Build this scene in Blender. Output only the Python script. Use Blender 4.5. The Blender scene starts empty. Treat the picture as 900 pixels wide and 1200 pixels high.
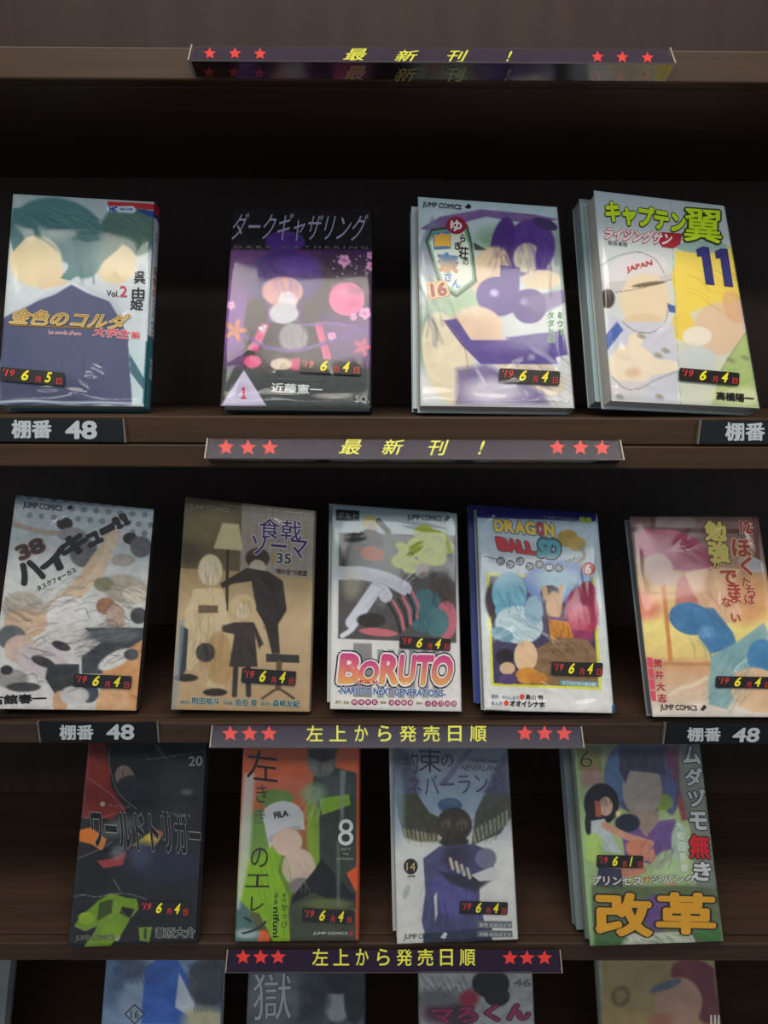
import bpy, bmesh, math, random
import numpy as np
from mathutils import Vector, Matrix
random.seed(7); rng = np.random.default_rng(7)
sc = bpy.context.scene
C = sc.collection
R = math.radians

# ------------------------------------------------------------ camera, world, lights, exposure
FPX = 712.7
YAW, PITCH, ROLL = R(.229), R(12.669), R(.251)
cy_, sy_, cp_, sp_ = math.cos(YAW), math.sin(YAW), math.cos(PITCH), math.sin(PITCH)
FW = np.array([sy_*cp_, cy_*cp_, -sp_]); RT0 = np.array([cy_, -sy_, 0.]); UP0 = np.cross(RT0, FW)
RT = math.cos(ROLL)*RT0 + math.sin(ROLL)*UP0
UP = -math.sin(ROLL)*RT0 + math.cos(ROLL)*UP0
cd = bpy.data.cameras.new('camera'); cam = bpy.data.objects.new('camera', cd); C.objects.link(cam)
cd.sensor_fit = 'VERTICAL'; cd.sensor_height = 24; cd.lens = 24*FPX/1200; cd.clip_start = .01
cam.matrix_world = Matrix(((RT[0], UP[0], -FW[0], 0), (RT[1], UP[1], -FW[1], 0), (RT[2], UP[2], -FW[2], 0), (0, 0, 0, 1)))
sc.camera = cam
D = .458                                      # distance from the camera to the shelf front edges
ZB = {'z': .2105, 'a': -.030, 'b': -.2842, 'c': -.5092, 'd': -.742}   # shelf board heights
FLOOR, CEIL = -1.45, 1.05

w = bpy.data.worlds.new('world'); sc.world = w; w.use_nodes = True
w.node_tree.nodes['Background'].inputs[0].default_value = (.50, .60, .70, 1)
w.node_tree.nodes['Background'].inputs[1].default_value = .70

def area(name, loc, target, sx, sy, power, col):
    l = bpy.data.lights.new(name, 'AREA'); l.shape = 'RECTANGLE'; l.size = sx; l.size_y = sy; l.energy = power; l.color = col
    o = bpy.data.objects.new(name, l); C.objects.link(o); o.location = loc
    o.rotation_euler = (Vector(target)-Vector(loc)).to_track_quat('-Z', 'Y').to_euler()
    return o
area('ceiling_light', (.0, -.08, 1.02), (0, -.02, 0), 1.6, .30, 15, (1.0, .93, .82))
area('ceiling_light', (.0, -.98, 1.02), (0, .25, -.3), 2.4, .25, 17, (.96, .97, .95))
sc.view_settings.view_transform = 'Standard'; sc.view_settings.look = 'None'
sc.view_settings.gamma = 1; sc.view_settings.use_curve_mapping = False
sc.view_settings.exposure = 0.16

# ------------------------------------------------------------ helpers
def lin(c):
    c = np.asarray(c, float)/255.
    return np.where(c <= .04045, c/12.92, ((c+.055)/1.055)**2.4)
_m = {}
def mat(name, col=(128, 128, 128), rough=.5, spec=.3, bump=0, bscale=200, metal=0, coat=0):
    if name in _m: return _m[name]
    m = bpy.data.materials.new(name); m.use_nodes = True; n = m.node_tree.nodes; b = n['Principled BSDF']
    b.inputs['Base Color'].default_value = (*lin(col), 1); b.inputs['Roughness'].default_value = rough
    b.inputs['Specular IOR Level'].default_value = spec; b.inputs['Metallic'].default_value = metal
    b.inputs['Coat Weight'].default_value = coat
    if bump:
        t = n.new('ShaderNodeTexNoise'); t.inputs['Scale'].default_value = bscale
        bp = n.new('ShaderNodeBump'); bp.inputs['Strength'].default_value = bump; bp.inputs['Distance'].default_value = .001
        m.node_tree.links.new(t.outputs[0], bp.inputs['Height']); m.node_tree.links.new(bp.outputs[0], b.inputs['Normal'])
    _m[name] = m; return m
def wood(name, c0, c1, rough=.5, spec=.25, stretch=(6, 120, 160)):
    m = bpy.data.materials.new(name); m.use_nodes = True; n = m.node_tree.nodes; L = m.node_tree.links; b = n['Principled BSDF']
    tc = n.new('ShaderNodeTexCoord'); mp = n.new('ShaderNodeMapping'); mp.inputs['Scale'].default_value = stretch
    t = n.new('ShaderNodeTexNoise'); t.inputs['Scale'].default_value = 1; t.inputs['Detail'].default_value = 6; t.inputs['Distortion'].default_value = .6
    r = n.new('ShaderNodeValToRGB'); r.color_ramp.elements[0].position = .35; r.color_ramp.elements[1].position = .7
    r.color_ramp.elements[0].color = (*lin(c0), 1); r.color_ramp.elements[1].color = (*lin(c1), 1)
    L.new(tc.outputs['Object'], mp.inputs[0]); L.new(mp.outputs[0], t.inputs[0]); L.new(t.outputs[0], r.inputs[0]); L.new(r.outputs[0], b.inputs['Base Color'])
    bp = n.new('ShaderNodeBump'); bp.inputs['Strength'].default_value = .15; bp.inputs['Distance'].default_value = .0006
    L.new(t.outputs[0], bp.inputs['Height']); L.new(bp.outputs[0], b.inputs['Normal'])
    b.inputs['Roughness'].default_value = rough; b.inputs['Specular IOR Level'].default_value = spec
    return m
def film(name, rough=.06, tint=.97, gloss=1.0, ior=1.5, amt=.5):
    m = bpy.data.materials.new(name); m.use_nodes = True; n = m.node_tree.nodes; L = m.node_tree.links
    n.remove(n['Principled BSDF']); out = n['Material Output']
    tr = n.new('ShaderNodeBsdfTransparent'); tr.inputs[0].default_value = (tint, tint, tint, 1)
    gl = n.new('ShaderNodeBsdfGlossy'); gl.inputs['Roughness'].default_value = rough; gl.inputs[0].default_value = (gloss, gloss, gloss, 1)
    fr = n.new('ShaderNodeFresnel'); fr.inputs[0].default_value = ior
    mu = n.new('ShaderNodeMath'); mu.operation = 'MULTIPLY'; mu.inputs[1].default_value = amt; L.new(fr.outputs[0], mu.inputs[0])
    mx = n.new('ShaderNodeMixShader'); L.new(mu.outputs[0], mx.inputs[0]); L.new(tr.outputs[0], mx.inputs[1]); L.new(gl.outputs[0], mx.inputs[2])
    L.new(mx.outputs[0], out.inputs[0]); return m
def print_mat():
    m = bpy.data.materials.new('printed_paper'); m.use_nodes = True; n = m.node_tree.nodes; L = m.node_tree.links; b = n['Principled BSDF']
    a = n.new('ShaderNodeAttribute'); a.attribute_name = 'ink'; L.new(a.outputs['Color'], b.inputs['Base Color'])
    b.inputs['Roughness'].default_value = .42; b.inputs['Specular IOR Level'].default_value = .25
    return m
PRINT = print_mat()
WOOD = wood('dark_brown_laminate', (56, 42, 34), (68, 51, 40))
WOODD = wood('dark_back_laminate', (50, 37, 30), (58, 44, 36), rough=.6, stretch=(120, 120, 8))
EDGE = wood('brown_edge_strip', (58, 41, 26), (68, 48, 30), rough=.42)
FILM = film('clear_wrap_film', .09, .965)
CLEAR = film('clear_plastic', .12, .93, 1.0, 1.4, .14)
PAPER = mat('page_paper', (205, 200, 190), .8, .1)

def link(name, me, m=None, parent=None):
    o = bpy.data.objects.new(name, me); C.objects.link(o)
    for x in (m if isinstance(m, (list, tuple)) else [m]):
        if x is not None: me.materials.append(x)
    if parent: o.parent = parent
    return o
def thing(name, label, cat, group=None, loc=None):
    o = bpy.data.objects.new(name, None); C.objects.link(o); o.empty_display_size = .02
    o['label'] = label; o['category'] = cat
    if group: o['group'] = group
    return o
def box(name, lo, hi, m, parent=None, bevel=0):
    bm = bmesh.new(); bmesh.ops.create_cube(bm, size=1)
    for v in bm.verts: v.co = Vector([lo[i]+(hi[i]-lo[i])*(v.co[i]+.5) for i in range(3)])
    if bevel: bmesh.ops.bevel(bm, geom=bm.edges[:], offset=bevel, segments=2, affect='EDGES', profile=.5)
    me = bpy.data.meshes.new(name); bm.to_mesh(me); bm.free()
    return link(name, me, m, parent)
def pymesh(name, vs, fs, m, parent=None):
    me = bpy.data.meshes.new(name); me.from_pydata([tuple(map(float, v)) for v in vs], [], fs); me.update()
    return link(name, me, m, parent)
def structure(o): o['kind'] = 'structure'; return o

# ------------------------------------------------------------ a flat surface addressed by sight lines from the photograph's viewpoint
class Surf:
    """plane through P0 with normal N; px() gives the point of the plane behind a photo pixel (measured in a crop: origin ox,oy, scale s)"""
    def __init__(s, P0, N, ox=0, oy=0, sc_=1):
        s.P0 = np.array(P0, float); s.N = np.array(N, float); s.N /= np.linalg.norm(s.N); s.ox, s.oy, s.s = ox, oy, sc_
    def px(s, q, off=0):
        q = np.atleast_2d(np.asarray(q, float)); x = s.ox+q[:, 0]*s.s; y = s.oy+q[:, 1]*s.s
        d = FW[None]+RT[None]*((x-450)/FPX)[:, None]-UP[None]*((y-600)/FPX)[:, None]
        t = (s.P0@s.N)/(d@s.N)
        return d*t[:, None]+s.N*off
    def inv(s, P):
        P = np.asarray(P, float); z = P@FW
        x = 450+FPX*(P@RT)/z; y = 600-FPX*(P@UP)/z
        return (x-s.ox)/s.s, (y-s.oy)/s.s

# ------------------------------------------------------------ lettering (font outlines turned into flat meshes)
_tc = {}
def glyphs(txt, bold, shear=0, spacing=1):
    k = (txt, bold, shear, spacing)
    if k in _tc: return _tc[k]
    cu = bpy.data.curves.new('t', 'FONT'); cu.body = txt; cu.size = 1; cu.resolution_u = 3; cu.offset = bold; cu.shear = shear
    cu.space_character = spacing; cu.fill_mode = 'FRONT' if hasattr(cu, 'fill_mode') and False else cu.fill_mode
    o = bpy.data.objects.new('t', cu); C.objects.link(o)
    dg = bpy.context.evaluated_depsgraph_get(); me = bpy.data.meshes.new_from_object(o.evaluated_get(dg))
    n = len(me.vertices); co = np.empty(n*3); me.vertices.foreach_get('co', co); co = co.reshape(-1, 3)[:, :2]
    fs = [tuple(p.vertices) for p in me.polygons]
    bpy.data.objects.remove(o); bpy.data.curves.remove(cu); bpy.data.meshes.remove(me)
    _tc[k] = (co, fs); return _tc[k]
def nst(b): return 1 if b <= .003 else 7 if b < .035 else 11
def fatten(co, fs, b):
    """bolder strokes: the same outline stamped in a small ring"""
    if b <= .003: return co, fs
    n = 6 if b < .035 else 10; out = [co]; ff = list(fs); m = len(co)
    for k in range(n):
        a = 2*math.pi*k/n; out.append(co+[b*math.cos(a), b*math.sin(a)]); ff += [tuple(i+m*(k+1) for i in f) for f in fs]
    return np.concatenate(out), ff
class Ink:
    """collects flat coloured shapes printed on one surface into a single mesh"""
    def __init__(s, surf, base=.0003): s.surf = surf; s.v = []; s.f = []; s.c = []; s.n = 0; s.base = base; s.k = 0
    def add(s, q, fs, col, col2=None, t=None, lv=0, st=1):
        s.k += 1; q = np.asarray(q, float); m = len(q)//st     # every stamp lies a few microns above the last, never coplanar
        P = s.surf.px(q, s.base+(.000006*s.k if lv == 0 else .00012+.00005*lv+.0000013*s.k))
        if st > 1: P = P+s.surf.N*(np.repeat(np.arange(st), m)*.000004)[:, None]
        s.v.append(P); s.f += [tuple(i+s.n for i in f) for f in fs]; s.n += len(P)
        c = np.tile(lin(col), (len(P), 1))
        if col2 is not None: c = lin(np.asarray(col)[None]*(1-t[:, None])+np.asarray(col2)[None]*t[:, None])
        s.c.append(c)
    def text(s, txt, tl, tr, bl, col, bold=0, out=None, col2=None, shear=0):
        """fit the ink box of txt to the parallelogram tl, tr, bl"""
        tl, tr, bl = map(lambda p: np.array(p, float), (tl, tr, bl))
        co0, _ = glyphs(txt, 0, shear)
        if len(co0) == 0: return
        b0 = max(bold, 0)*.8; mn, mx = co0.min(0)-b0, co0.max(0)+b0
        def put(b, c, c2=None, lv=3):
            co, fs = glyphs(txt, 0, shear); co, fs = fatten(co, fs, b)
            uv = (co-mn)/(mx-mn); q = tl+(tr-tl)*uv[:, :1]+(bl-tl)*(1-uv[:, 1:])
            s.add(q, fs, c, c2, np.clip(1-uv[:, 1], 0, 1) if c2 is not None else None, lv, nst(b))
        if out:
            for lv, (c, extra) in enumerate(out if isinstance(out, list) else [out]): put(bold+extra, c, None, lv+1)
        put(bold, col, col2)
    def vtext(s, txt, tl, tr, bl, col, bold=0, out=None, cells=None):
        """characters stacked downwards, cell tl-tr wide, column ends at bl"""
        tl, tr, bl = map(lambda p: np.array(p, float), (tl, tr, bl)); n = len(txt)
        for i, ch in enumerate(txt):
            if ch == ' ': continue
            if ch == 'ー': ch = '｜'
            a = tl+(bl-tl)*(i+.06)/n; b = tl+(bl-tl)*(i+.94)/n
            s.cell(ch, a, a+(tr-tl), b, col, bold, out)
    def cell(s, ch, tl, tr, bl, col, bold=0, out=None):
        tl, tr, bl = map(lambda p: np.array(p, float), (tl, tr, bl))
        for lv, (c, extra) in ([(1, out)] if out else [])+[(3, (col, 0))]:
            co, fs = glyphs(ch, 0); co, fs = fatten(co, fs, bold+extra)
            if len(co) == 0: continue
            uv = co.copy(); uv[:, 1] = (uv[:, 1]+.12)
            w_ = 1. if ord(ch) > 0x2000 else .6
            uv[:, 0] /= w_
            q = tl+(tr-tl)*uv[:, :1]+(bl-tl)*(1-uv[:, 1:]); s.add(q, fs, c, None, None, lv, nst(bold+extra))
    def poly(s, pts, col): s.add(pts, [tuple(range(len(pts)))[::-1]], col)
    def disc(s, c, rx, ry, col, n=28):
        s.poly([(c[0]+rx*math.cos(a), c[1]-ry*math.sin(a)) for a in np.linspace(0, 2*math.pi, n, endpoint=False)], col)
    def line(s, pts, wd, col):
        pts = np.array(pts, float); d = np.gradient(pts, axis=0); d /= np.linalg.norm(d, axis=1)[:, None]+1e-9
        nn = np.stack([-d[:, 1], d[:, 0]], 1)*wd/2
        q = np.concatenate([pts-nn, pts+nn]); n = len(pts)
        s.add(q, [(i, i+1, i+1+n, i+n) for i in range(n-1)], col)
    def frame(s, pts, wd, col):
        s.line(list(pts)+[pts[0]], wd, col)
    def build(s, name, parent, mats=PRINT):
        if not s.v: return None
        me = bpy.data.meshes.new(name); V = np.concatenate(s.v)
        me.from_pydata(V.tolist(), [], s.f); me.update()
        a = me.color_attributes.new('ink', 'FLOAT_COLOR', 'POINT')
        a.data.foreach_set('color', np.concatenate([np.concatenate(s.c), np.ones((len(V), 1))], 1).ravel())
        return link(name, me, mats, parent)
def star(name, surf, cx, cy, r, parent, m, sk=0):
    q = []
    for k in range(10):
        a = math.pi/2+k*math.pi/5; rr = r if k % 2 == 0 else r*.46
        q.append((cx+rr*math.cos(a), cy-rr*math.sin(a)*.96))
    P = surf.px([(cx, cy)]+q, .00045); return pymesh(name, P, [(0, 1+k, 1+(k+1) % 10) for k in range(10)], m, parent)

# ------------------------------------------------------------ painted cover artwork: soft colour masses computed per mesh vertex
class Art:
    def __init__(s, surf, V):
        s.x, s.y = surf.inv(V); s.c = np.full((len(V), 3), 200.)
        s.nz = lambda f, ph: np.sin(s.x*f+ph+2*np.sin(s.y*f*.7+ph*2))*np.sin(s.y*f*1.1-ph+1.7*np.sin(s.x*f*.6))
    def mix(s, a, col): s.c = s.c*(1-a[:, None])+np.asarray(col, float)*a[:, None]
    def fill(s, col): s.c[:] = col
    def vgrad(s, stops):
        ys = [p[0] for p in stops]
        for i in range(3): s.c[:, i] = np.interp(s.y, ys, [p[1][i] for p in stops])
    def ell(s, cx, cy, rx, ry, col, f=.25, ang=0, al=1):
        a = R(ang); dx, dy = s.x-cx, s.y-cy
        u = (dx*math.cos(a)+dy*math.sin(a))/rx; v = (-dx*math.sin(a)+dy*math.cos(a))/ry
        d = np.sqrt(u*u+v*v); s.mix(al*np.clip((1-d)/(f if f > .55 else f*.4)+.5, 0, 1), col)
    def poly(s, pts, col, f=5, al=1, wob=0):
        p = np.array(pts, float); q = np.roll(p, -1, 0); x = s.x; y = s.y
        if wob: x = x+wob*np.sin(y*.05+p[0, 0]); y = y+wob*np.sin(x*.045+p[0, 1])
        ins = np.zeros(len(x), bool); dm = np.full(len(x), 1e9)
        for a, b in zip(p, q):
            e = b-a; t = np.clip(((x-a[0])*e[0]+(y-a[1])*e[1])/(e@e+1e-9), 0, 1)
            dm = np.minimum(dm, np.hypot(x-a[0]-t*e[0], y-a[1]-t*e[1]))
            c = ((a[1] > y) != (b[1] > y)) & (x < (b[0]-a[0])*(y-a[1])/(b[1]-a[1]+1e-12)+a[0]); ins ^= c
        f = f if al < 1 else max(3, f*.45); s.mix(al*np.clip(np.where(ins, dm, -dm)/f+.5, 0, 1), col)
    def curve(s, pts, wd, col, f=2, al=1):
        p = np.array(pts, float)
        if len(p) > 2:
            t = np.linspace(0, len(p)-1, len(p)*5); k = np.arange(len(p))
            p = np.stack([np.interp(t, k, p[:, 0]), np.interp(t, k, p[:, 1])], 1)
            for _ in range(3): p[1:-1] = (p[:-2]+2*p[1:-1]+p[2:])/4
        dm = np.full(len(s.x), 1e9)
        for a, b in zip(p[:-1], p[1:]):
            e = b-a; t = np.clip(((s.x-a[0])*e[0]+(s.y-a[1])*e[1])/(e@e+1e-9), 0, 1)
            dm = np.minimum(dm, np.hypot(s.x-a[0]-t*e[0], s.y-a[1]-t*e[1]))
        s.mix(al*np.clip((wd/2-dm)/f+.5, 0, 1), col)
    def strands(s, cx, cy, n, r0, r1, a0, a1, wd, col, al=.5, bend=.3):
        for i in range(n):
            a = R(a0+(a1-a0)*(i+.5)/n); b = a+bend
            s.curve([(cx+r0*math.cos(a), cy-r0*math.sin(a)), (cx+(r0+r1)/2*math.cos((a+b)/2), cy-(r0+r1)/2*math.sin((a+b)/2)), (cx+r1*math.cos(b), cy-r1*math.sin(b))], wd, col, 3, al)
    def flow(s, cx, cy, rx, ry, n, ang, ln, col, wd=3, al=.5, seed=1):
        """short curved brush strokes following one direction inside an ellipse"""
        g = np.random.default_rng(seed)
        for _ in range(n):
            r_, t_ = math.sqrt(g.uniform(0, .8)), g.uniform(0, 6.28); x = cx+rx*r_*math.cos(t_); y = cy+ry*r_*math.sin(t_)
            a = R(ang+g.uniform(-16, 16)); b = a+g.uniform(.15, .5)
            s.curve([(x, y), (x+ln*.5*math.cos(a), y+ln*.5*math.sin(a)), (x+ln*.5*math.cos(a)+ln*.5*math.cos(b), y+ln*.5*math.sin(a)+ln*.5*math.sin(b))], wd*2, col, 4, al*.42)
    def mottle(s, amp=6, f=.03, box=None):
        n = s.nz(f, 1.3)+.6*s.nz(f*2.3, 4.1); s.c = s.c+amp*n[:, None]
    def colors(s): return lin(np.clip(s.c, 0, 255))

def make_book(key, label, fit, paint, ox, oy, s, cornerspx=None, ink=None, thick=.015, sticker=None, spine_col=(60, 60, 60),
              side='page', res=(132, 204), back_copy=None, wrap=True, spine_paint=None, grp='comic paperbacks on the display shelves', shift=0.):
    x, lean, yaw, rl, bw, bh, off = fit
    lean, yaw, rl = R(lean), R(yaw), R(rl)
    zs = ZB[key[0]]
    o = np.array([x, D+off, zs+.0003+thick*math.sin(lean)])
    X = np.array([math.cos(yaw), math.sin(yaw), 0]); B = np.array([-math.sin(yaw), math.cos(yaw), 0])
    U = np.array([0, 0, math.cos(lean)])+B*math.sin(lean)
    X2 = math.cos(rl)*X+math.sin(rl)*U; U2 = -math.sin(rl)*X+math.cos(rl)*U
    N = np.cross(X2, U2); N /= np.linalg.norm(N)
    if N[1] > 0: N = -N                      # N faces the viewer
    surf = Surf(o, N, ox, oy, s)
    bl, br = o-X2*bw/2, o+X2*bw/2; tl, tr = bl+U2*bh, br+U2*bh
    if cornerspx is not None:
        P = surf.px([((px_-ox)/s, (py_-oy)/s) for px_, py_ in cornerspx]); tl, tr, br, bl = P
    # keep the lowest corner of the tilted block on the board
    low = min(bl[2], br[2])-thick*math.sin(lean); dz = zs+.0002-low
    t = thing('comic_book', label, 'book', grp)
    base = (bl+br)/2; 
    def quad(u, v): return (tl*(1-u)*(1-v)+tr*u*(1-v)+bl*(1-u)*v+br*u*v)
    # painted front cover
    nu, nv = res
    u = np.linspace(0, 1, nu); v = np.linspace(0, 1, nv); UU, VV = np.meshgrid(u, v); UU = UU.ravel()[:, None]; VV = VV.ravel()[:, None]
    V = quad(UU, VV)
    idx = np.arange(nu*nv).reshape(nv, nu); F = np.stack([idx[:-1, :-1], idx[1:, :-1], idx[1:, 1:], idx[:-1, 1:]], -1).reshape(-1, 4)
    me = bpy.data.meshes.new('front_cover'); me.from_pydata(V.tolist(), [], F.tolist()); me.update()
    art = Art(surf, V); paint(art)
    a = me.color_attributes.new('ink', 'FLOAT_COLOR', 'POINT'); a.data.foreach_set('color', np.concatenate([art.colors(), np.ones((len(V), 1))], 1).ravel())
    link('front_cover', me, PRINT, t)
    # body: spine on the right, pages on the other three sides, back cover
    back = -N*thick; e = .0004
    def slab(name, a_, b_, c_, d_, dep0, dep1, m):      # prism between the front quad and its copy pushed back
        q = [p+(-N)*dep0 for p in (a_, b_, c_, d_)]+[p+(-N)*dep1 for p in (a_, b_, c_, d_)]
        return pymesh(name, q, [(3, 2, 1, 0), (4, 5, 6, 7), (0, 1, 5, 4), (1, 2, 6, 5), (2, 3, 7, 6), (3, 0, 4, 7)], m, t)
    i = .012
    pg = slab('page_block', quad(i, i), quad(.995, i), quad(.995, 1-i), quad(i, 1-i), .0004, thick-.0006, PAPER if side == 'page' else mat('page_'+side, SIDE[side], .6, .2))
    sm = mat('cover_%s' % '_'.join(map(str, spine_col)), spine_col, .45, .25)
    slab('back_cover', quad(0, 0), quad(1, 0), quad(1, 1), quad(0, 1), thick-.0005, thick, sm)
    # rounded spine strip
    n = 7; vs = []; 
    for k in range(n):
        f = k/(n-1); bul = .0012*math.sin(math.pi*f)
        for vv in (0, 1):
            vs.append(quad(1, vv)-N*thick*f+X2*bul)
    fs = [(2*k, 2*k+1, 2*k+3, 2*k+2) for k in range(n-1)]
    sp = pymesh('spine', vs, fs, sm, t)
    if spine_paint: spine_paint(t, quad, N, X2, thick)
    # printed lettering
    if ink:
        k = Ink(surf); ink(k); k.build('cover_lettering', t)
    if sticker:
        TL, TR, BL = [np.array(p, float) for p in sticker[:3]]; mon, day = sticker[3:5]
        q = []
        for cx, cy, a0 in ((.025, .12, 90), (.025, .88, 180), (.975, .88, 270), (.975, .12, 0)):
            for da in (0, 45, 90):
                aa = R(a0+da); q.append(TL+(TR-TL)*(cx+.025*math.cos(aa))+(BL-TL)*(cy-.12*math.sin(aa)))
        st = pymesh('date_sticker', np.concatenate([surf.px(q, .0017), surf.px(q, .00172)]), [tuple(range(12, 24))[::-1]], mat('sticker_black', (34, 28, 28), .4, .3), t)
        ki = Ink(surf, .0018); W = TR-TL; H = BL-TL
        def sub(txt, u0, u1, v0, v1, col, bold=0, shear=0):
            ki.text(txt, TL+W*u0+H*v0, TL+W*u1+H*v0, TL+W*u0+H*v1, col, bold, shear=shear)
        RED, YEL = (225, 62, 62), (250, 236, 50)
        sub("'19", .05, .23, .12, .66, RED, .01, .25); sub(mon, .335, .45, .07, .86, YEL, .03, .3)
        sub('月', .55, .635, .46, .92, RED, .008); sub(day, .70, .81 if day != '1' else .77, .07, .86, YEL, .03, .3); sub('日', .885, .965, .46, .92, RED, .008)
        ki.build('sticker_lettering', st)
    if wrap:
        wu, wv = 70, 108; g = 1.0
        u = np.linspace(-.006, 1.006, wu); v = np.linspace(-.004, 1.004, wv); UU, VV = np.meshgrid(u, v); uu = UU.ravel(); vv = VV.ravel()
        ph = rng.uniform(0, 6, 8)
        h = .0026+.00025*np.sin(uu*9+ph[0]+2*vv)+.0002*np.sin(vv*14+ph[1]+3*uu)
        h += .0005*np.exp(-((uu-.06-.02*np.sin(vv*6+ph[2]))/.035)**2)*np.sin(vv*11+ph[3])
        h += .0005*np.exp(-((uu-.93-.02*np.sin(vv*5+ph[4]))/.03)**2)*np.sin(vv*9+ph[5])
        h += .00045*np.exp(-((vv-.965-.01*np.sin(uu*9+ph[6]))/.022)**2)*(1+.5*np.sin(uu*17+ph[7]))
        for _ in range(9):      # sharp little creases in the film
            c0, c1, a_, l_ = rng.uniform(.05, .95), rng.choice([rng.uniform(.02, .2), rng.uniform(.75, .97), rng.uniform(.2, .8)]), rng.uniform(0, 3.14), rng.uniform(.04, .12)
            du, dv = uu-c0, (vv-c1)*1.55; p_ = du*math.cos(a_)+dv*math.sin(a_); q_ = -du*math.sin(a_)+dv*math.cos(a_)
            h += .0006*np.exp(-(p_/l_)**2-(q_/.013)**2)
        edge = np.minimum(np.minimum(uu+.006, 1.006-uu)/.03, np.minimum(vv+.004, 1.004-vv)/.02); edge = np.sqrt(np.clip(edge, 0, 1))
        h = .0020+(h-.0020)*edge-.0016*(1-edge)
        W = quad(uu[:, None], vv[:, None])+N*h[:, None]
        idx = np.arange(wu*wv).reshape(wv, wu); F = np.stack([idx[:-1, :-1], idx[1:, :-1], idx[1:, 1:], idx[:-1, 1:]], -1).reshape(-1, 4).tolist()
        # side flaps folding back round the book
        rim = [idx[k, 0] for k in range(wv)]; rimr = [idx[k, -1] for k in range(wv)]
        W = W.tolist(); n0 = len(W)
        W += [list(np.array(W[k])-N*(thick*.9)) for k in rim]; W += [list(np.array(W[k])-N*(thick*.9)) for k in rimr]
        F += [(int(rim[k]), n0+k, n0+k+1, int(rim[k+1])) for k in range(wv-1)]
        F += [(int(rimr[k]), int(rimr[k+1]), n0+wv+k+1, n0+wv+k) for k in range(wv-1)]
        wo = pymesh('plastic_wrap', W, F, FILM, t); wo.data.shade_smooth()
    # put the empty at the base, keep the parts where they are
    for c in t.children:
        if c.type == 'MESH':
            c.data.transform(Matrix.Translation(Vector((-base[0], -base[1], -zs))))
            for g_ in c.children: g_.data.transform(Matrix.Translation(Vector((-base[0], -base[1], -zs))))
    t.location = (base[0], base[1], zs+dz)
    if back_copy:      # an identical copy standing behind, seen only as a sliver along one side
        lab, dx, col, th2 = back_copy
        t2 = thing('comic_book', lab, 'book', 'spare copies behind the front books')
        sh = X2*dx-N*(thick+.0012+(th2+.003)*.22)
        q = [p+sh for p in (tl, tr, br, bl)]
        q2 = [p-N*th2 for p in q]
        low2 = min(p[2] for p in q2); d2 = zs+.0002-low2
        cm = mat('cover_%s' % '_'.join(map(str, col)), col, .45, .3)
        allp = [p for p in q+q2]
        b2 = np.mean([q[2], q[3]], 0)
        def sl(name, d0, d1, m, ins=0, left=True):
            c0 = np.mean(q, 0); qq = [p+(c0-p)*ins for p in q]
            vs = [p-N*d0 for p in qq]+[p-N*d1 for p in qq]; vs = [p-np.array([b2[0], b2[1], zs]) for p in vs]
            return pymesh(name, vs, [(3, 2, 1, 0), (4, 5, 6, 7), (0, 1, 5, 4), (1, 2, 6, 5), (2, 3, 7, 6), (3, 0, 4, 7)], m, t2)
        sl('front_cover', 0, .0006, cm); sl('back_cover', th2-.0006, th2, cm)
        sl('page_block', .0006, th2-.0006, mat('page_edge_grey', (150, 158, 160), .6, .2), .01)
        t2.location = (b2[0], b2[1], zs+d2)
    return t
SIDE = {'grey': (140, 150, 155), 'dark': (60, 60, 64)}

# ------------------------------------------------------------ the room and the bookcase
XL, XR = -1.05, 1.05
structure(box('floor', (-3, -4, FLOOR-.05), (3, 1.2, FLOOR), mat('floor_vinyl', (110, 104, 96), .5, .3, .1, 40)))
structure(box('wall_back', (-3, .75, FLOOR), (3, .85, CEIL+.1), mat('wall_paint', (150, 145, 138), .8, .1, .1, 120)))
structure(box('ceiling', (-3, -4, CEIL), (3, 1.2, CEIL+.1), mat('ceiling_paint', (165, 165, 165), .9, .1, .1, 60)))
bc = thing('bookcase', 'dark brown wooden bookcase with stepped display shelves', 'bookcase')
for k, (zt, hh) in enumerate(((ZB['z'], .0195), (ZB['a'], .0205), (ZB['b'], .0195), (ZB['c'], .0195), (ZB['d'], .0195), (-1.0, .0195))):
    box('shelf_board', (XL, D+.0105, zt-hh), (XR, D+.205, zt), WOOD, bc, .0006)
    box('shelf_edge', (XL, D, zt-hh), (XR, D+.0095, zt-.0001), EDGE if k < 2 else WOOD, bc, .0012)
box('lower_edge', (XL, D-.002, ZB['a']-.0385), (XR, D+.0095, ZB['a']-.0212), EDGE, bc, .0012)
box('lower_board', (XL, D+.0105, ZB['a']-.0385), (XR, D+.205, ZB['a']-.0212), WOOD, bc, .0006)
box('back_panel', (XL, D+.207, FLOOR+.06), (XR, D+.225, ZB['z']-.0195), WOODD, bc)
box('header_panel', (XL, D+.012, ZB['z']+.0004), (XR, D+.03, .62), wood('header_laminate', (45, 30, 25), (54, 37, 31), .55, .2, (60, 60, 5)), bc, .001)
box('top_board', (XL, D, .6205), (XR, D+.225, .64), WOOD, bc, .001)
for x0 in (XL-.02, XR+.0005): box('side_panel', (x0, D-.003, FLOOR), (x0+.0195, D+.225, .64), WOOD, bc, .001)
box('plinth', (XL, D+.02, FLOOR), (XR, D+.04, FLOOR+.08), WOOD, bc)

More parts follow.
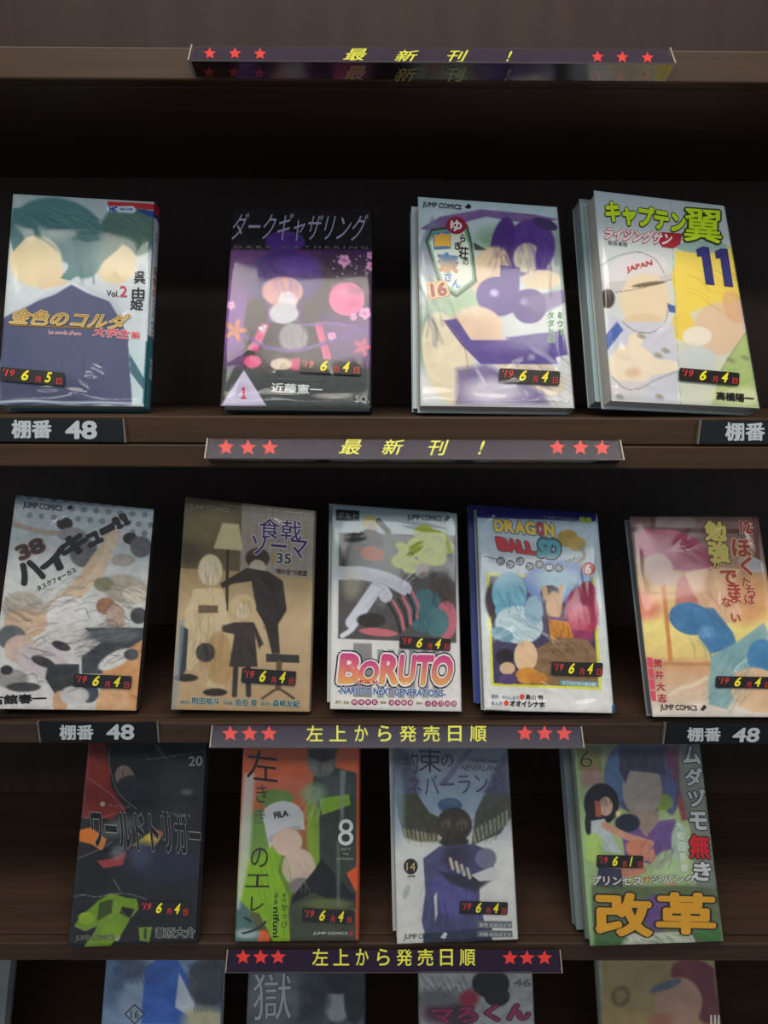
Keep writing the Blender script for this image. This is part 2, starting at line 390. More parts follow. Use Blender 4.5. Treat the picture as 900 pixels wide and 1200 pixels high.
# ------------------------------------------------------------ prism-shaped sign rails clipped on the shelf edges
RED = (238, 66, 60); YEL = (238, 236, 84)
def rail(x0, x1, ytop, zt, label, stars, words, reflected, out=.003):
    t = thing('shelf_sign', label, 'sign', 'star signs on the shelf edges')
    g = R(38); H = .0172; Wd = .0140; d68 = R(68)
    A = np.array([0, D-out, zt]); Bp = A+np.array([0, -H*math.sin(g), -H*math.cos(g)]); Cp = Bp+np.array([0, Wd*math.sin(d68), -Wd*math.cos(d68)])
    Cp[1] = min(Cp[1], D-.0012-(.002 if zt > -.1 and zt < 0 else 0)); Dp = np.array([0, Cp[1], Cp[2]])
    nF = np.array([0, -math.cos(g), math.sin(g)]); nB = np.cross([1, 0, 0], Cp-Bp); nB /= np.linalg.norm(nB)
    if nB[1] > 0: nB = -nB
    # x extents: where the sight lines of the ends meet the front face
    sf = Surf(A, nF); xa = sf.px([(x0, ytop+8)])[0][0]; xb = sf.px([(x1, ytop+8)])[0][0]
    def prism(name, prof, xa, xb, m):
        n = len(prof); vs = [(xa, p[1], p[2]) for p in prof]+[(xb, p[1], p[2]) for p in prof]
        return pymesh(name, vs, [tuple(range(n))[::-1], tuple(range(n, 2*n))]+[(k, (k+1) % n, (k+1) % n+n, k+n) for k in range(n)], m, t)
    in_ = .0009
    card = lambda P, n: P-n*in_
    cm = mat('sign_card', (48, 37, 58), .6, .08); bmk = mat('reflection_dark', (24, 20, 24), .25, .4)
    prism('card', [A-nF*.0010+[0, 0, -.0002], Bp-nF*.0010+[0, .0004, .0006], Bp-nF*.0014+[0, .0004, .0006], A-nF*.0014+[0, 0, -.0002]], xa+.001, xb-.001, cm)
    bd = (Cp-Bp)/np.linalg.norm(Cp-Bp)
    prism('reflection_strip', [Bp+bd*.0014-nB*.0008, Cp-bd*.0005-nB*.0008, Cp-bd*.0005-nB*.0011, Bp+bd*.0014-nB*.0011], xa+.001, xb-.001, bmk)  # dark strip added to carry the painted reflection of the clear underside
    # clear holder: two walls and two end caps
    prism('clear_holder', [A, Bp, Cp, Cp-nB*.0003, Bp-nF*.0004-nB*.0003, A-nF*.0004], xa, xb, CLEAR)
    rim = mat('frosted_plastic_edge', (150, 140, 130), .3, .5)
    for xe in (xa-.0008, xb): prism('end_cap', [A+[0, 0, .0003], Bp+nF*.0003, Cp, A+[0, .0006, 0]], xe, xe+.0008, CLEAR)
    for xe in (xa-.0009, xb): prism('end_rim', [A+nF*.0004, Bp+nF*.0004, Bp-nF*.0006, A-nF*.0006], xe, xe+.0009, rim)
    for xe in (xa-.0009, xb): prism('end_rim', [Bp, Cp, Cp+[0, .0001, .0009], Bp+[0, .0006, .0009]], xe, xe+.0009, rim)
    prism('front_bead', [Bp+nF*.0003, Bp-[0, 0, .0005], Bp-nF*.0002+[0, .0008, 0]], xa, xb, mat('bead_plastic', (92, 84, 84), .25, .5))
    sm = mat('star_red', RED, .5, .2); S2 = Surf(A-nF*.0010, nF)
    for cx, cy, r in stars: star('star', S2, cx, cy, r, t, sm)
    k = Ink(S2)
    for a in words: k.text(a[0], *a[1], YEL, .012, shear=a[2])
    k.build('lettering', t)
    if reflected:  # dim lettering and stars painted as the reflection in the clear underside
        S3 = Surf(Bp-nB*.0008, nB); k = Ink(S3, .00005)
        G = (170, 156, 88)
        for a in reflected: k.text(a[0], *a[1], G, .008, shear=a[2])
        k.build('reflected_lettering', t)
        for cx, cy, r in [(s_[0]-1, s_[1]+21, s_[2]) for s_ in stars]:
            star('star', S3, cx, cy, r, t, mat('star_reflected', (170, 52, 56), .5, .2))  # star of the painted reflection, not a second printed star
    bs = np.array([(xa+xb)/2, D, Cp[2]])
    for c in t.children: c.data.transform(Matrix.Translation(Vector(-bs)))
    t.location = bs
def q(x0, x1, y0, y1, dy=0): return ((x0, y0), (x1, y0+dy), (x0, y1))
rail(223, 787, 56, ZB['z']-.0004, 'black sign with red stars on the topmost shelf edge, yellow lettering repeated dimly below',  # dim repeat below is the painted reflection in the clear underside
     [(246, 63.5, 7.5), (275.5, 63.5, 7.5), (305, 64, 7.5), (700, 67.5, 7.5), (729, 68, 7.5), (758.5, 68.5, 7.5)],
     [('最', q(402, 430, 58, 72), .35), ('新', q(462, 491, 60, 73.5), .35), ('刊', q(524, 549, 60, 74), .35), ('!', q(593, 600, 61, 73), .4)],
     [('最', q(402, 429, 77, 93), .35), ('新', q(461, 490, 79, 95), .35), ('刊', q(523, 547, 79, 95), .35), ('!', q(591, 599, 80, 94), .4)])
rail(243, 727, 513, -.0464, 'black sign with red stars and slanted yellow characters under the top row of books',
     [(265, 524.6, 10), (290.7, 525, 10), (316.3, 525, 10), (653, 524.8, 10), (680, 525, 10), (705.5, 525.4, 10)],
     [('最', q(397, 424, 515.5, 533), .3), ('新', q(447, 474, 515.5, 533), .3), ('刊', q(502, 526, 516, 534), .3), ('!', q(560, 568, 517, 533), .35)], None, .004)
def line8(x0, x1, y0, y1, w_, h_):
    t = '左上から発売日順'; out = []
    for i, ch in enumerate(t):
        xc = x0+w_/2+(x1-x0-w_)*i/7; k = .80 if ch in 'から日' else 1
        yc = (y0+y1)/2+(.4 if i > 3 else 0); out.append((ch, q(xc-w_*k/2, xc+w_*k/2, yc-h_/2, yc+h_/2), 0))
    return out
rail(249, 681, 847.5, ZB['b']-.0006, 'black sign with red stars and upright yellow characters under the middle row of books',
     [(270, 860, 10), (292.6, 860, 10), (315.4, 860, 10), (615, 859.5, 10), (638, 859.5, 10), (661, 859.7, 10)], line8(359, 570, 850, 868.5, 19.5, 0), None)  if False else \
rail(249, 681, 847.5, ZB['b']-.0006, 'black sign with red stars and upright yellow characters under the middle row of books',
     [(270, 860, 10), (292.6, 860, 10), (315.4, 860, 10), (615, 859.5, 10), (638, 859.5, 10), (661, 859.7, 10)], line8(359, 570, 850, 869, 19.5, 18.5), None)
rail(267, 656, 1109.5, ZB['c']-.0035, 'black sign with red stars and upright yellow characters under the third row of books',
     [(285, 1121.5, 9.5), (305.5, 1121.5, 9.5), (326, 1121.5, 9.5), (597.5, 1122.5, 9.5), (617.5, 1122.5, 9.5), (638, 1122.5, 9.5)], line8(366, 557, 1111.5, 1131.5, 18.5, 19.5), None)

# ------------------------------------------------------------ shelf number tags
def tag(x0, x1, y0, y1, label, words, bold=.03):
    t = thing('shelf_number_tag', label, 'tag', 'black shelf number tags')
    S = Surf((0, D-.0022, 0), (0, -1, 0)); a = S.px([(x0, y0)])[0]; b = S.px([(x1, y1)])[0]
    box('clear_sleeve', (a[0], D-.0030, b[2]), (b[0], D-.0004, a[2]), CLEAR, t)
    box('plate', (a[0]+.0012, D-.0022, b[2]+.0006), (b[0]-.0012, D-.0012, a[2]-.0006), mat('tag_black', (27, 29, 31), .45, .3), t)
    box('edge_strip', (b[0]-.0008, D-.0033, b[2]), (b[0], D-.0002, a[2]), mat('tag_edge', (120, 112, 104), .35, .5), t)
    box('edge_strip', (a[0], D-.0033, b[2]), (a[0]+.0008, D-.0002, a[2]), mat('tag_edge'), t)
    k = Ink(S, .0002)
    for wd, qq, sh in words: k.text(wd, *qq, (205, 210, 212), bold, shear=sh)
    k.build('lettering', t)
    bs = np.array([(a[0]+b[0])/2, D, b[2]])
    for c in t.children: c.data.transform(Matrix.Translation(Vector(-bs)))
    t.location = bs
tag(-40, 148, 489.5, 518.5, 'black shelf number tag at the left end of the top shelf edge', [('棚番', q(14, 61, 492, 513.5), 0), ('48', q(77, 114, 493, 514.5), 0)], .035)
tag(820, 1010, 491.5, 521, 'black shelf number tag cut off at the right end of the top shelf edge', [('棚番', q(849.5, 896, 495, 516.5), 0), ('48', q(912, 948, 496, 518), 0)], .03)
tag(44, 187, 845.5, 869.5, 'black shelf number tag at the left end of the middle shelf edge', [('棚番', q(70, 110, 849, 866.5), 0), ('48', q(125, 157.5, 848.5, 866.5), 0)], .03)
tag(779, 945, 847, 872, 'black shelf number tag at the right end of the middle shelf edge', [('棚番', q(805, 844.5, 852, 868.5), 0), ('48', q(858, 890, 852.5, 869.5), .12)], .03)

# ------------------------------------------------------------ the books: covers carry plain stand-in colour masses in place of the drawn artwork, with some shade and glare painted in
W_ = (232, 236, 234); K_ = (28, 26, 30)
KA, KB, KC = .28338, .28329, .24444

# --- row a
def art(a):
    a.vgrad([(30, (172, 188, 190)), (300, (205, 212, 215)), (900, (196, 206, 216))]); a.mottle(5, .02)  # duller bluish top paints the upper shelf's shade into the cover
    a.ell(540, 180, 120, 110, (92, 124, 114), .3, 10); a.ell(470, 250, 80, 120, (86, 120, 110), .3); a.flow(540, 150, 110, 70, 30, 30, 90, (66, 96, 88), 3, .6, 2); a.flow(540, 150, 110, 60, 14, 30, 80, (128, 156, 142), 3, .5, 3)
    a.ell(480, 320, 86, 84, (224, 206, 168), .3, -20); a.poly([(400, 190), (600, 170), (560, 230), (520, 222), (480, 270), (440, 300), (400, 340)], (92, 126, 116), 10)
    a.ell(240, 180, 190, 130, (84, 128, 132), .25, 12); a.ell(350, 270, 80, 110, (90, 132, 134), .3); a.ell(150, 310, 108, 106, (228, 210, 172), .3, 30); a.ell(215, 385, 62, 60, (222, 202, 166), .35)
    a.poly([(55, 90), (330, 80), (400, 200), (380, 330), (290, 390), (250, 380), (310, 300), (300, 235), (250, 245), (170, 190), (110, 210), (55, 270), (40, 200)], (86, 130, 133), 8)
    a.flow(220, 150, 150, 80, 40, 20, 120, (58, 98, 104), 3, .6, 4); a.flow(220, 140, 150, 70, 20, 20, 110, (134, 172, 168), 3, .55, 5); a.flow(340, 270, 40, 80, 16, 75, 100, (60, 100, 104), 3, .6, 6)
    a.poly([(120, 470), (180, 425), (310, 400), (450, 470), (330, 520), (160, 540)], (214, 222, 228), 14)
    a.poly([(0, 560), (60, 520), (300, 410), (450, 480), (530, 580), (548, 905), (0, 905)], (80, 88, 122), 12, 1, 3)
    a.ell(300, 640, 200, 180, (92, 98, 130), .6, 0, .6); a.ell(160, 850, 220, 70, (62, 68, 96), .6, 0, .6)
    a.poly([(530, 640), (600, 640), (596, 905), (548, 905)], (196, 212, 216), 6); a.poly([(535, 690), (600, 800), (600, 850), (540, 770)], (66, 110, 124), 5)
    a.poly([(500, 560), (640, 560), (635, 640), (540, 640)], (206, 214, 218), 8)
    a.flow(250, 700, 180, 160, 10, 80, 160, (60, 66, 94), 3, .5, 7)
    a.poly([(445, 62), (672, 74), (672, 100), (560, 92), (445, 84)], (178, 44, 52), 3); a.poly([(560, 96), (672, 104), (672, 132), (620, 126)], (44, 70, 140), 3)
    a.poly([(445, 82), (552, 82), (566, 98), (552, 112), (438, 104)], (196, 214, 230), 4)
    a.poly([(604, 640), (620, 640), (606, 905), (590, 905)], (58, 112, 124), 3)
    a.curve([(0, 893), (120, 885), (260, 896), (420, 893), (590, 902)], 10, (215, 228, 235), 8, .8)  # pale curve painted as glare along the bottom of the wrap
def ink(k):
    k.text('呉', (555, 352), (602, 354), (555, 402), K_, .02); k.text('由', (548, 418), (600, 420), (546, 466), K_, .02); k.text('姫', (542, 466), (595, 468), (538, 512), K_, .02)
    k.text('Vol.', (442, 430), (492, 434), (441, 455), K_, .01); k.text('2', (498, 412), (528, 414), (496, 457), (200, 48, 84), .01)
    o = [((120, 86, 40), .055), ((240, 226, 160), .035)]
    k.text('金色のコルダ', (48, 505), (540, 532), (40, 568), (166, 122, 48), .02, [((96, 72, 44), .05), ((238, 220, 160), .028)], (214, 180, 100), .3)
    k.poly([(40, 577), (46, 572), (410, 584), (400, 590)], (150, 112, 50))
    k.text('大学生', (390, 582), (540, 596), (385, 620), (206, 60, 84), .025, ((244, 214, 222), .04), None, .2); k.text('編', (546, 600), (580, 603), (543, 628), (206, 60, 84), .02, ((244, 214, 222), .05))
    k.text('La corda d’oro', (205, 596), (338, 603), (203, 611), (196, 96, 110), .01, ((236, 220, 226), .06))
    k.text('HC', (455, 84), (486, 85), (454, 106), (40, 80, 160), .06); k.text('HANA TO YUME', (496, 90), (550, 92), (495, 100), (50, 90, 160), .02); k.text('COMICS', (566, 96), (602, 98), (565, 105), (60, 90, 150), .01)
def spine_a1(t, quad, N, X2, th):
    def sp(f, v): return quad(1, v)-N*th*f+X2*(.0012*math.sin(math.pi*f)+.0003)
    def patch(name, v0, v1, f0, f1, col):
        n = 5; vs = []
        for kk in range(n+1):
            f = f0+(f1-f0)*kk/n; vs += [sp(f, v0), sp(f, v1)]
        pymesh(name, vs, [(2*j, 2*j+1, 2*j+3, 2*j+2) for j in range(n)], mat('spine_ink_%d_%d_%d' % col, col, .45, .25), t)
    patch('spine_print', 0, .05, 0, 1, (178, 44, 52)); patch('spine_print', .05, .075, 0, 1, (44, 70, 140)); patch('spine_print', .075, .66, 0, 1, (206, 212, 216))
    patch('spine_print', .66, 1, 0, 1, (58, 112, 124))
    def chars(txt, v0, v1, f0, f1, col, name='spine_lettering'):
        vs = []; fs = []
        for i, ch in enumerate(txt):
            if ch == 'ー': ch = '｜'
            co, ff = glyphs(ch, 0); n0 = len(vs)
            for x_, y_ in co:
                f = f0+(f1-f0)*x_; v = v0+(v1-v0)*(i+1-(y_+.12))/len(txt)
                vs.append(sp(f, v)+X2*.0003)
            fs += [tuple(j+n0 for j in fc) for fc in ff]
        pymesh(name, vs, fs, mat('spine_ink_%d_%d_%d' % col, col, .45, .25), t)
    chars('S', .13, .19, .2, .8, (196, 60, 130)); chars('金色の', .30, .47, .12, .9, (178, 50, 60)); chars('コルダ', .47, .62, .12, .9, (70, 90, 150)); chars('②', .62, .67, .2, .8, (60, 80, 110)); chars('呉由姫', .76, .86, .25, .75, (225, 232, 235))
make_book('a1', 'teal and navy comic volume 2 with gold title, leftmost on the top shelf', (-.2382, 21.3, 4.7, -1, .1108, .174, .0155), art, 0, 220, KA,
          [(15.6, 229), (181, 238.5), (169, 478), (-3, 476)], ink, .015, ((8, 750), (272, 774), (5, 805), '6', '5'), (58, 112, 124), spine_paint=spine_a1)

def art(a):
    a.vgrad([(90, (22, 20, 26)), (262, (24, 22, 28)), (272, (92, 52, 112)), (480, (86, 42, 104)), (640, (104, 64, 128)), (755, (78, 50, 92)), (765, (44, 52, 56)), (930, (48, 56, 60))])
    a.ell(620, 400, 160, 130, (46, 28, 52), .7); a.ell(180, 560, 90, 130, (132, 78, 168), .8, 0, .7)
    a.ell(640, 470, 74, 69, (226, 104, 158), .06); a.ell(620, 450, 30, 22, (242, 140, 184), .8, 0, .6); a.ell(665, 495, 28, 20, (198, 70, 130), .8, 0, .6); a.ell(690, 440, 60, 14, (140, 110, 130), .9, 0, .5)
    a.ell(385, 235, 82, 45, (74, 44, 122), .15); a.ell(380, 385, 160, 110, (60, 34, 108), .15); a.ell(440, 330, 90, 40, (84, 52, 140), .6); a.ell(375, 440, 85, 62, (206, 150, 152), .25); a.ell(395, 480, 40, 40, (214, 206, 214), .3)
    a.poly([(230, 470), (300, 470), (320, 640), (210, 600)], (44, 22, 34), 12); a.poly([(460, 470), (540, 500), (520, 580), (450, 570)], (48, 24, 40), 12)
    a.poly([(215, 600), (320, 570), (420, 560), (540, 580), (580, 700), (540, 762), (215, 762)], (46, 30, 40), 10)
    a.poly([(290, 570), (320, 580), (270, 690), (230, 680)], (214, 76, 134), 5); a.poly([(505, 570), (535, 565), (580, 720), (545, 720)], (206, 78, 134), 5); a.ell(250, 730, 36, 26, (218, 72, 132), .2); a.ell(430, 740, 30, 26, (206, 70, 120), .2)
    a.ell(380, 530, 60, 44, (190, 190, 200), .3); a.ell(420, 630, 60, 60, (150, 148, 156), .5); a.poly([(270, 590), (310, 575), (300, 612)], (214, 210, 220), 4); a.ell(370, 740, 46, 24, (206, 188, 168), .3)
    a.curve([(200, 610), (300, 670), (420, 690), (560, 650), (700, 600)], 14, (104, 72, 150), 6); a.curve([(450, 580), (600, 570), (740, 610)], 10, (116, 82, 160), 5)
    for x, y, r in ((630, 312, 26), (715, 530, 26), (668, 545, 15), (578, 624, 18), (162, 497, 18), (740, 335, 20), (738, 290, 16)):
        for j in range(5): a.ell(x+r*.6*math.cos(j*1.257+.3), y+r*.6*math.sin(j*1.257+.3), r*.42, r*.42, (216, 150, 196), .3)
        a.ell(x, y, r*.22, r*.22, (170, 80, 140), .4)
    for x, y, r, c in ((180, 600, 46, (206, 124, 78)), (705, 670, 40, (198, 84, 116))):
        for j in range(5): a.ell(x+r*.55*math.cos(j*1.257), y+r*.55*math.sin(j*1.257), r*.5, r*.2, c, .3, math.degrees(j*1.257))
    for i in range(26): a.ell(rng.uniform(560, 740), rng.uniform(290, 420), 3, 3, (190, 160, 190), .6)
    a.flow(380, 360, 130, 50, 30, 70, 70, (106, 74, 164), 3, .6, 11); a.flow(300, 640, 90, 70, 16, 60, 60, (110, 104, 120), 3, .6, 12); a.flow(420, 600, 60, 50, 14, 60, 50, (60, 56, 66), 3, .7, 13); a.flow(600, 350, 130, 60, 16, 10, 80, (96, 60, 110), 4, .5, 14); a.mottle(5, .05)
    a.poly([(120, 912), (215, 765), (308, 912)], (196, 190, 214), 4); a.ell(200, 850, 40, 30, (168, 160, 190), .8, 0, .6)
def ink(k):
    k.text('ダークギャザリング', (172, 115), (730, 120), (164, 230), (150, 150, 176), -.01, None, None, .35)
    k.text('D A R K   G A T H E R I N G', (178, 252), (728, 254), (177, 263), (120, 112, 130), 0)
    k.poly([(203, 846), (212, 836), (219, 836), (219, 876), (227, 880), (227, 884), (202, 884), (202, 880), (210, 876), (210, 847)], (206, 44, 88)); k.text('近藤憲一', (330, 818), (540, 828), (328, 858), (214, 218, 220), .02)
    k.text('KENICHI KONDO', (332, 798), (540, 804), (332, 806), (90, 96, 100), 0)
    k.text('JUMP COMICS', (562, 874), (668, 880), (560, 890), (128, 132, 136), .01); k.text('SQ.', (676, 870), (735, 872), (674, 905), (140, 146, 150), .05)
make_book('a2', 'black and purple comic with pink moon and triangle numbered 1, second on the top shelf', (-.0651, 26.2, .4, -.1, .1135, .1733, .0083), art, 225, 220, KA,
          [(273.7, 247), (436.5, 247.5), (434, 481), (258.4, 479)], ink, .013, ((448, 722), (702, 734), (445, 777), '6', '4'), (34, 36, 40))

def art(a):
    a.vgrad([(48, (176, 196, 206)), (300, (206, 216, 216)), (900, (216, 216, 214))])  # bluish upper stops: shade under the shelf above, painted in
    a.poly([(150, 180), (230, 130), (400, 100), (620, 120), (720, 140), (640, 165), (420, 130), (200, 190)], (124, 98, 150), 8)
    a.poly([(140, 260), (200, 130), (230, 190), (200, 420), (150, 360)], (120, 132, 150), 14, .8); a.poly([(150, 500), (250, 380), (420, 480), (330, 560), (240, 560)], (150, 180, 150), 30, .8, 6)
    a.ell(330, 500, 120, 90, (170, 200, 160), .8, 0, .7); a.ell(180, 640, 80, 120, (110, 140, 120), .7, 0, .7); a.ell(720, 300, 60, 120, (120, 140, 130), .7, 0, .6); a.ell(470, 230, 90, 60, (146, 176, 150), .8)
    a.ell(600, 260, 105, 120, (92, 60, 142), .2, 20); a.ell(490, 250, 50, 120, (86, 54, 130), .25, 10); a.ell(590, 300, 55, 62, (214, 206, 180), .35, 10); a.ell(660, 330, 32, 80, (84, 52, 134), .3, -12); a.ell(665, 160, 55, 22, (70, 54, 100), .3, 20)
    a.ell(440, 360, 80, 110, (222, 198, 168), .35, 20); a.ell(650, 390, 80, 40, (224, 202, 172), .35)
    a.ell(470, 460, 90, 80, (84, 58, 146), .15, 20); a.ell(600, 500, 72, 72, (80, 54, 140), .15); a.poly([(480, 330), (560, 340), (560, 440), (480, 420)], (84, 58, 144), 12)
    a.ell(455, 445, 18, 16, (196, 180, 220), .9); a.ell(580, 480, 16, 14, (190, 170, 215), .9)
    a.ell(380, 590, 110, 90, (230, 204, 178), .3); a.poly([(270, 540), (440, 540), (500, 640), (360, 660)], (228, 198, 172), 14)
    a.ell(265, 720, 100, 200, (226, 214, 186), .18, -14); a.ell(610, 780, 150, 70, (222, 208, 184), .25, 25)
    a.poly([(245, 560), (300, 550), (360, 640), (520, 640), (700, 690), (720, 740), (560, 740), (400, 740), (320, 660)], (86, 66, 146), 10)
    a.poly([(500, 630), (740, 600), (760, 700), (640, 730)], (92, 78, 150), 14); a.poly([(300, 760), (420, 740), (660, 860), (680, 905), (300, 905)], (112, 100, 150), 26, .9); a.ell(450, 850, 130, 50, (226, 222, 226), .8, 0, .8)  # last pale ellipse is a painted glossy spot on the film
    a.poly([(560, 470), (740, 430), (760, 480), (640, 540)], (118, 100, 150), 14, .8)
    a.flow(600, 230, 80, 80, 26, 70, 90, (122, 88, 172), 3, .6, 21); a.flow(490, 240, 40, 90, 14, 80, 90, (60, 36, 100), 3, .6, 22); a.flow(600, 800, 130, 60, 20, 15, 120, (150, 130, 170), 4, .5, 23); a.flow(560, 690, 150, 40, 14, 10, 100, (60, 46, 110), 3, .5, 24); a.flow(250, 440, 110, 100, 24, 40, 90, (90, 120, 96), 4, .4, 25); a.flow(180, 420, 50, 180, 18, 70, 120, (80, 84, 110), 5, .5, 26); a.curve([(250, 560), (330, 650), (350, 760), (300, 900)], 4, (150, 110, 90), 3, .6); a.mottle(5, .035)
    a.poly([(195, 180), (345, 160), (365, 240), (385, 400), (300, 465), (230, 420), (170, 230)], (60, 70, 66), 4); a.poly([(200, 190), (338, 172), (358, 245), (376, 395), (300, 452), (238, 412), (180, 232)], (120, 168, 140), 4); a.poly([(208, 200), (330, 186), (350, 250), (366, 388), (300, 438), (246, 404), (190, 236)], (222, 228, 214), 4)
    a.poly([(370, 235), (425, 268), (374, 268)], (60, 70, 66), 4)
def ink(k):
    k.text('JUMP COMICS', (160, 68), (320, 82), (158, 95), K_, .02); k.poly([(332, 92), (350, 76), (362, 90), (350, 100)], K_)
    k.disc((298, 167), 42, 36, (150, 34, 58)); k.text('ゆ', (275, 143), (322, 148), (273, 190), W_, .03)
    k.cell('ら', (310, 200), (342, 203), (308, 236), K_, .02); k.cell('ぎ', (288, 232), (322, 235), (287, 268), K_, .02); k.cell('荘', (308, 252), (350, 256), (306, 305), K_, .02); k.cell('の', (322, 300), (352, 302), (321, 332), K_, .01)
    k.poly([(200, 198), (274, 190), (276, 262), (206, 268)], (72, 130, 190)); k.text('幽', (206, 200), (270, 196), (210, 260), (232, 184, 74), .05); k.text('奈', (216, 276), (306, 284), (222, 358), (70, 134, 200), .06, None, (230, 150, 80))
    k.cell('さ', (245, 358), (285, 362), (243, 398), (80, 140, 205), .03); k.cell('ん', (280, 385), (318, 390), (277, 425), (80, 140, 205), .03)
    k.poly([(172, 405), (255, 392), (275, 455), (190, 476)], (216, 168, 110)); k.text('16', (188, 408), (256, 400), (196, 466), (150, 48, 32), .06, ((240, 226, 190), .04))
    k.vtext('ミウラ', (712, 520), (740, 522), (716, 625), (54, 136, 66), .05); k.vtext('タダヒロ', (672, 520), (702, 523), (676, 655), (54, 136, 66), .05, (W_, .04))
    k.text('少年漫画コミックス', (608, 882), (768, 888), (607, 895), (170, 170, 176), 0)
make_book('a3', 'purple, peach and pale green comic numbered 16, third on the top shelf', (.0869, 24.4, 4.7, -1.4, .1152, .1748, .005), art, 450, 220, KA,
          [(489.7, 233.6), (652.6, 245.5), (672.4, 481), (492.5, 478.4)], ink, .015, ((475, 760), (725, 774), (471, 816), '6', '4'), (214, 216, 214),
          back_copy=('spare copy seen as a pale sliver left of the purple comic numbered 16', -.003, (190, 200, 204), .008))

def art(a):
    a.vgrad([(15, (176, 190, 198)), (260, (206, 212, 212)), (900, (226, 226, 220))])  # darker bluish top is painted shade from the shelf above
    a.poly([(400, 225), (640, 235), (700, 600), (755, 915), (430, 900)], (214, 216, 196), 6); a.ell(560, 380, 165, 130, (238, 210, 90), .15); a.poly([(410, 270), (640, 250), (690, 470), (540, 490), (410, 560)], (238, 212, 96), 14)
    a.ell(440, 580, 50, 60, (236, 206, 90), .3); a.ell(520, 250, 110, 26, (150, 176, 172), .5)
    a.ell(590, 590, 105, 110, (224, 196, 168), .25, 25); a.ell(650, 500, 40, 70, (222, 176, 140), .5, -20, .8); a.ell(500, 620, 60, 40, (236, 226, 210), .4)
    a.poly([(640, 690), (710, 590), (755, 915), (560, 905), (600, 760)], (178, 196, 128), 12); a.ell(500, 720, 80, 60, (206, 210, 206), .4); a.ell(670, 870, 100, 40, (214, 220, 170), .6)
    a.ell(250, 350, 130, 75, (222, 216, 216), .12, -14); a.poly([(100, 400), (300, 380), (395, 360), (395, 385), (240, 430), (120, 445)], (206, 200, 200), 6)
    a.ell(130, 465, 30, 40, (66, 54, 48), .4); a.ell(285, 470, 105, 110, (232, 212, 182), .12, 8); a.ell(300, 405, 70, 9, (96, 76, 60), .5, -8, .8); a.flow(560, 400, 130, 100, 24, 20, 110, (206, 172, 60), 3, .6, 32); a.flow(640, 800, 80, 80, 14, -40, 70, (150, 170, 100), 3, .6, 33); a.flow(260, 640, 120, 60, 14, 40, 60, (170, 168, 184), 3, .6, 34); a.ell(280, 570, 90, 44, (226, 202, 164), .3)
    a.poly([(130, 520), (200, 560), (400, 560), (420, 700), (420, 895), (145, 880)], (206, 206, 216), 14); a.poly([(118, 620), (170, 560), (195, 595), (128, 680)], (78, 106, 176), 4); a.poly([(375, 485), (410, 495), (412, 525), (385, 520)], (78, 100, 170), 4)
    a.ell(230, 740, 95, 85, (238, 222, 198), .12, 0); a.ell(245, 640, 30, 32, (238, 222, 198), .2); a.ell(205, 690, 28, 30, (234, 216, 192), .2); a.poly([(230, 700), (420, 725), (420, 760), (250, 800)], (238, 222, 198), 8); a.ell(235, 770, 30, 20, (214, 170, 140), .9, 0, .6)
    a.poly([(120, 800), (300, 810), (280, 885), (140, 860)], (214, 208, 210), 10, .8)
    for x, y in ((340, 700), (370, 680), (640, 720), (700, 710), (345, 870), (180, 870), (610, 870), (270, 620)): a.ell(x, y, 18, 10, (140, 136, 110), .8, 20, .7)
    a.curve([(392, 60), (405, 400), (432, 900)], 3, (150, 160, 160), 2, .7); a.curve([(100, 330), (160, 290), (260, 268), (330, 300), (365, 360)], 3, (110, 104, 100), 2, .8); a.curve([(120, 445), (260, 425), (395, 385)], 3, (110, 104, 100), 2, .8)
    a.curve([(190, 560), (240, 600), (310, 610), (370, 570), (385, 480)], 3, (120, 90, 70), 2, .8); a.curve([(150, 790), (200, 840), (260, 840), (330, 800), (420, 765)], 3, (110, 90, 80), 2, .8); a.curve([(600, 760), (650, 680), (705, 600)], 3, (110, 110, 80), 2, .8)
def ink(k):
    G = (206, 232, 44); DK = (46, 56, 36)
    k.poly([(330, 215), (345, 190), (438, 196), (430, 240), (400, 258), (355, 252)], (168, 40, 56))
    k.text('キャプテン', (122, 58), (452, 112), (118, 148), G, .06, (DK, .05), None, -.02); k.text('翼', (448, 92), (602, 104), (444, 228), G, .018, (DK, .045))
    k.text('ライジングサン', (124, 168), (400, 196), (112, 220), (232, 214, 216), .05, ((186, 60, 70), .05), None, .1)
    k.text('緊急事態', (132, 225), (212, 234), (131, 243), (90, 100, 100), .01)
    [k.poly([(495+d, 262+e), (520+d, 250+e), (548+d, 252+e), (572+d, 410+e), (535+d, 406+e), (518+d, 290+e), (500+d, 292+e)], (50, 50, 116)) for d, e in ((0, 0), (77, 8))]
    k.text('JAPAN', (205, 335), (310, 305), (212, 362), (200, 60, 50), .015)
    k.text('高橋陽一', (578, 849), (734, 862), (577, 884), (30, 30, 30), .035)
make_book('a4', 'white, yellow and green comic numbered 11 leaning at the right end of the top shelf', (.2271, 24.6, 8, -2.5, .1153, .1786, .0018), art, 675, 220, KA,
          [(695.4, 225), (848.4, 243), (889.5, 480), (716.7, 471.6)], ink, .016, ((422, 754), (670, 776), (419, 806), '6', '4'), (206, 212, 210),
          back_copy=('spare copy seen left of and behind the leaning comic numbered 11', -.003, (150, 172, 176), .013))

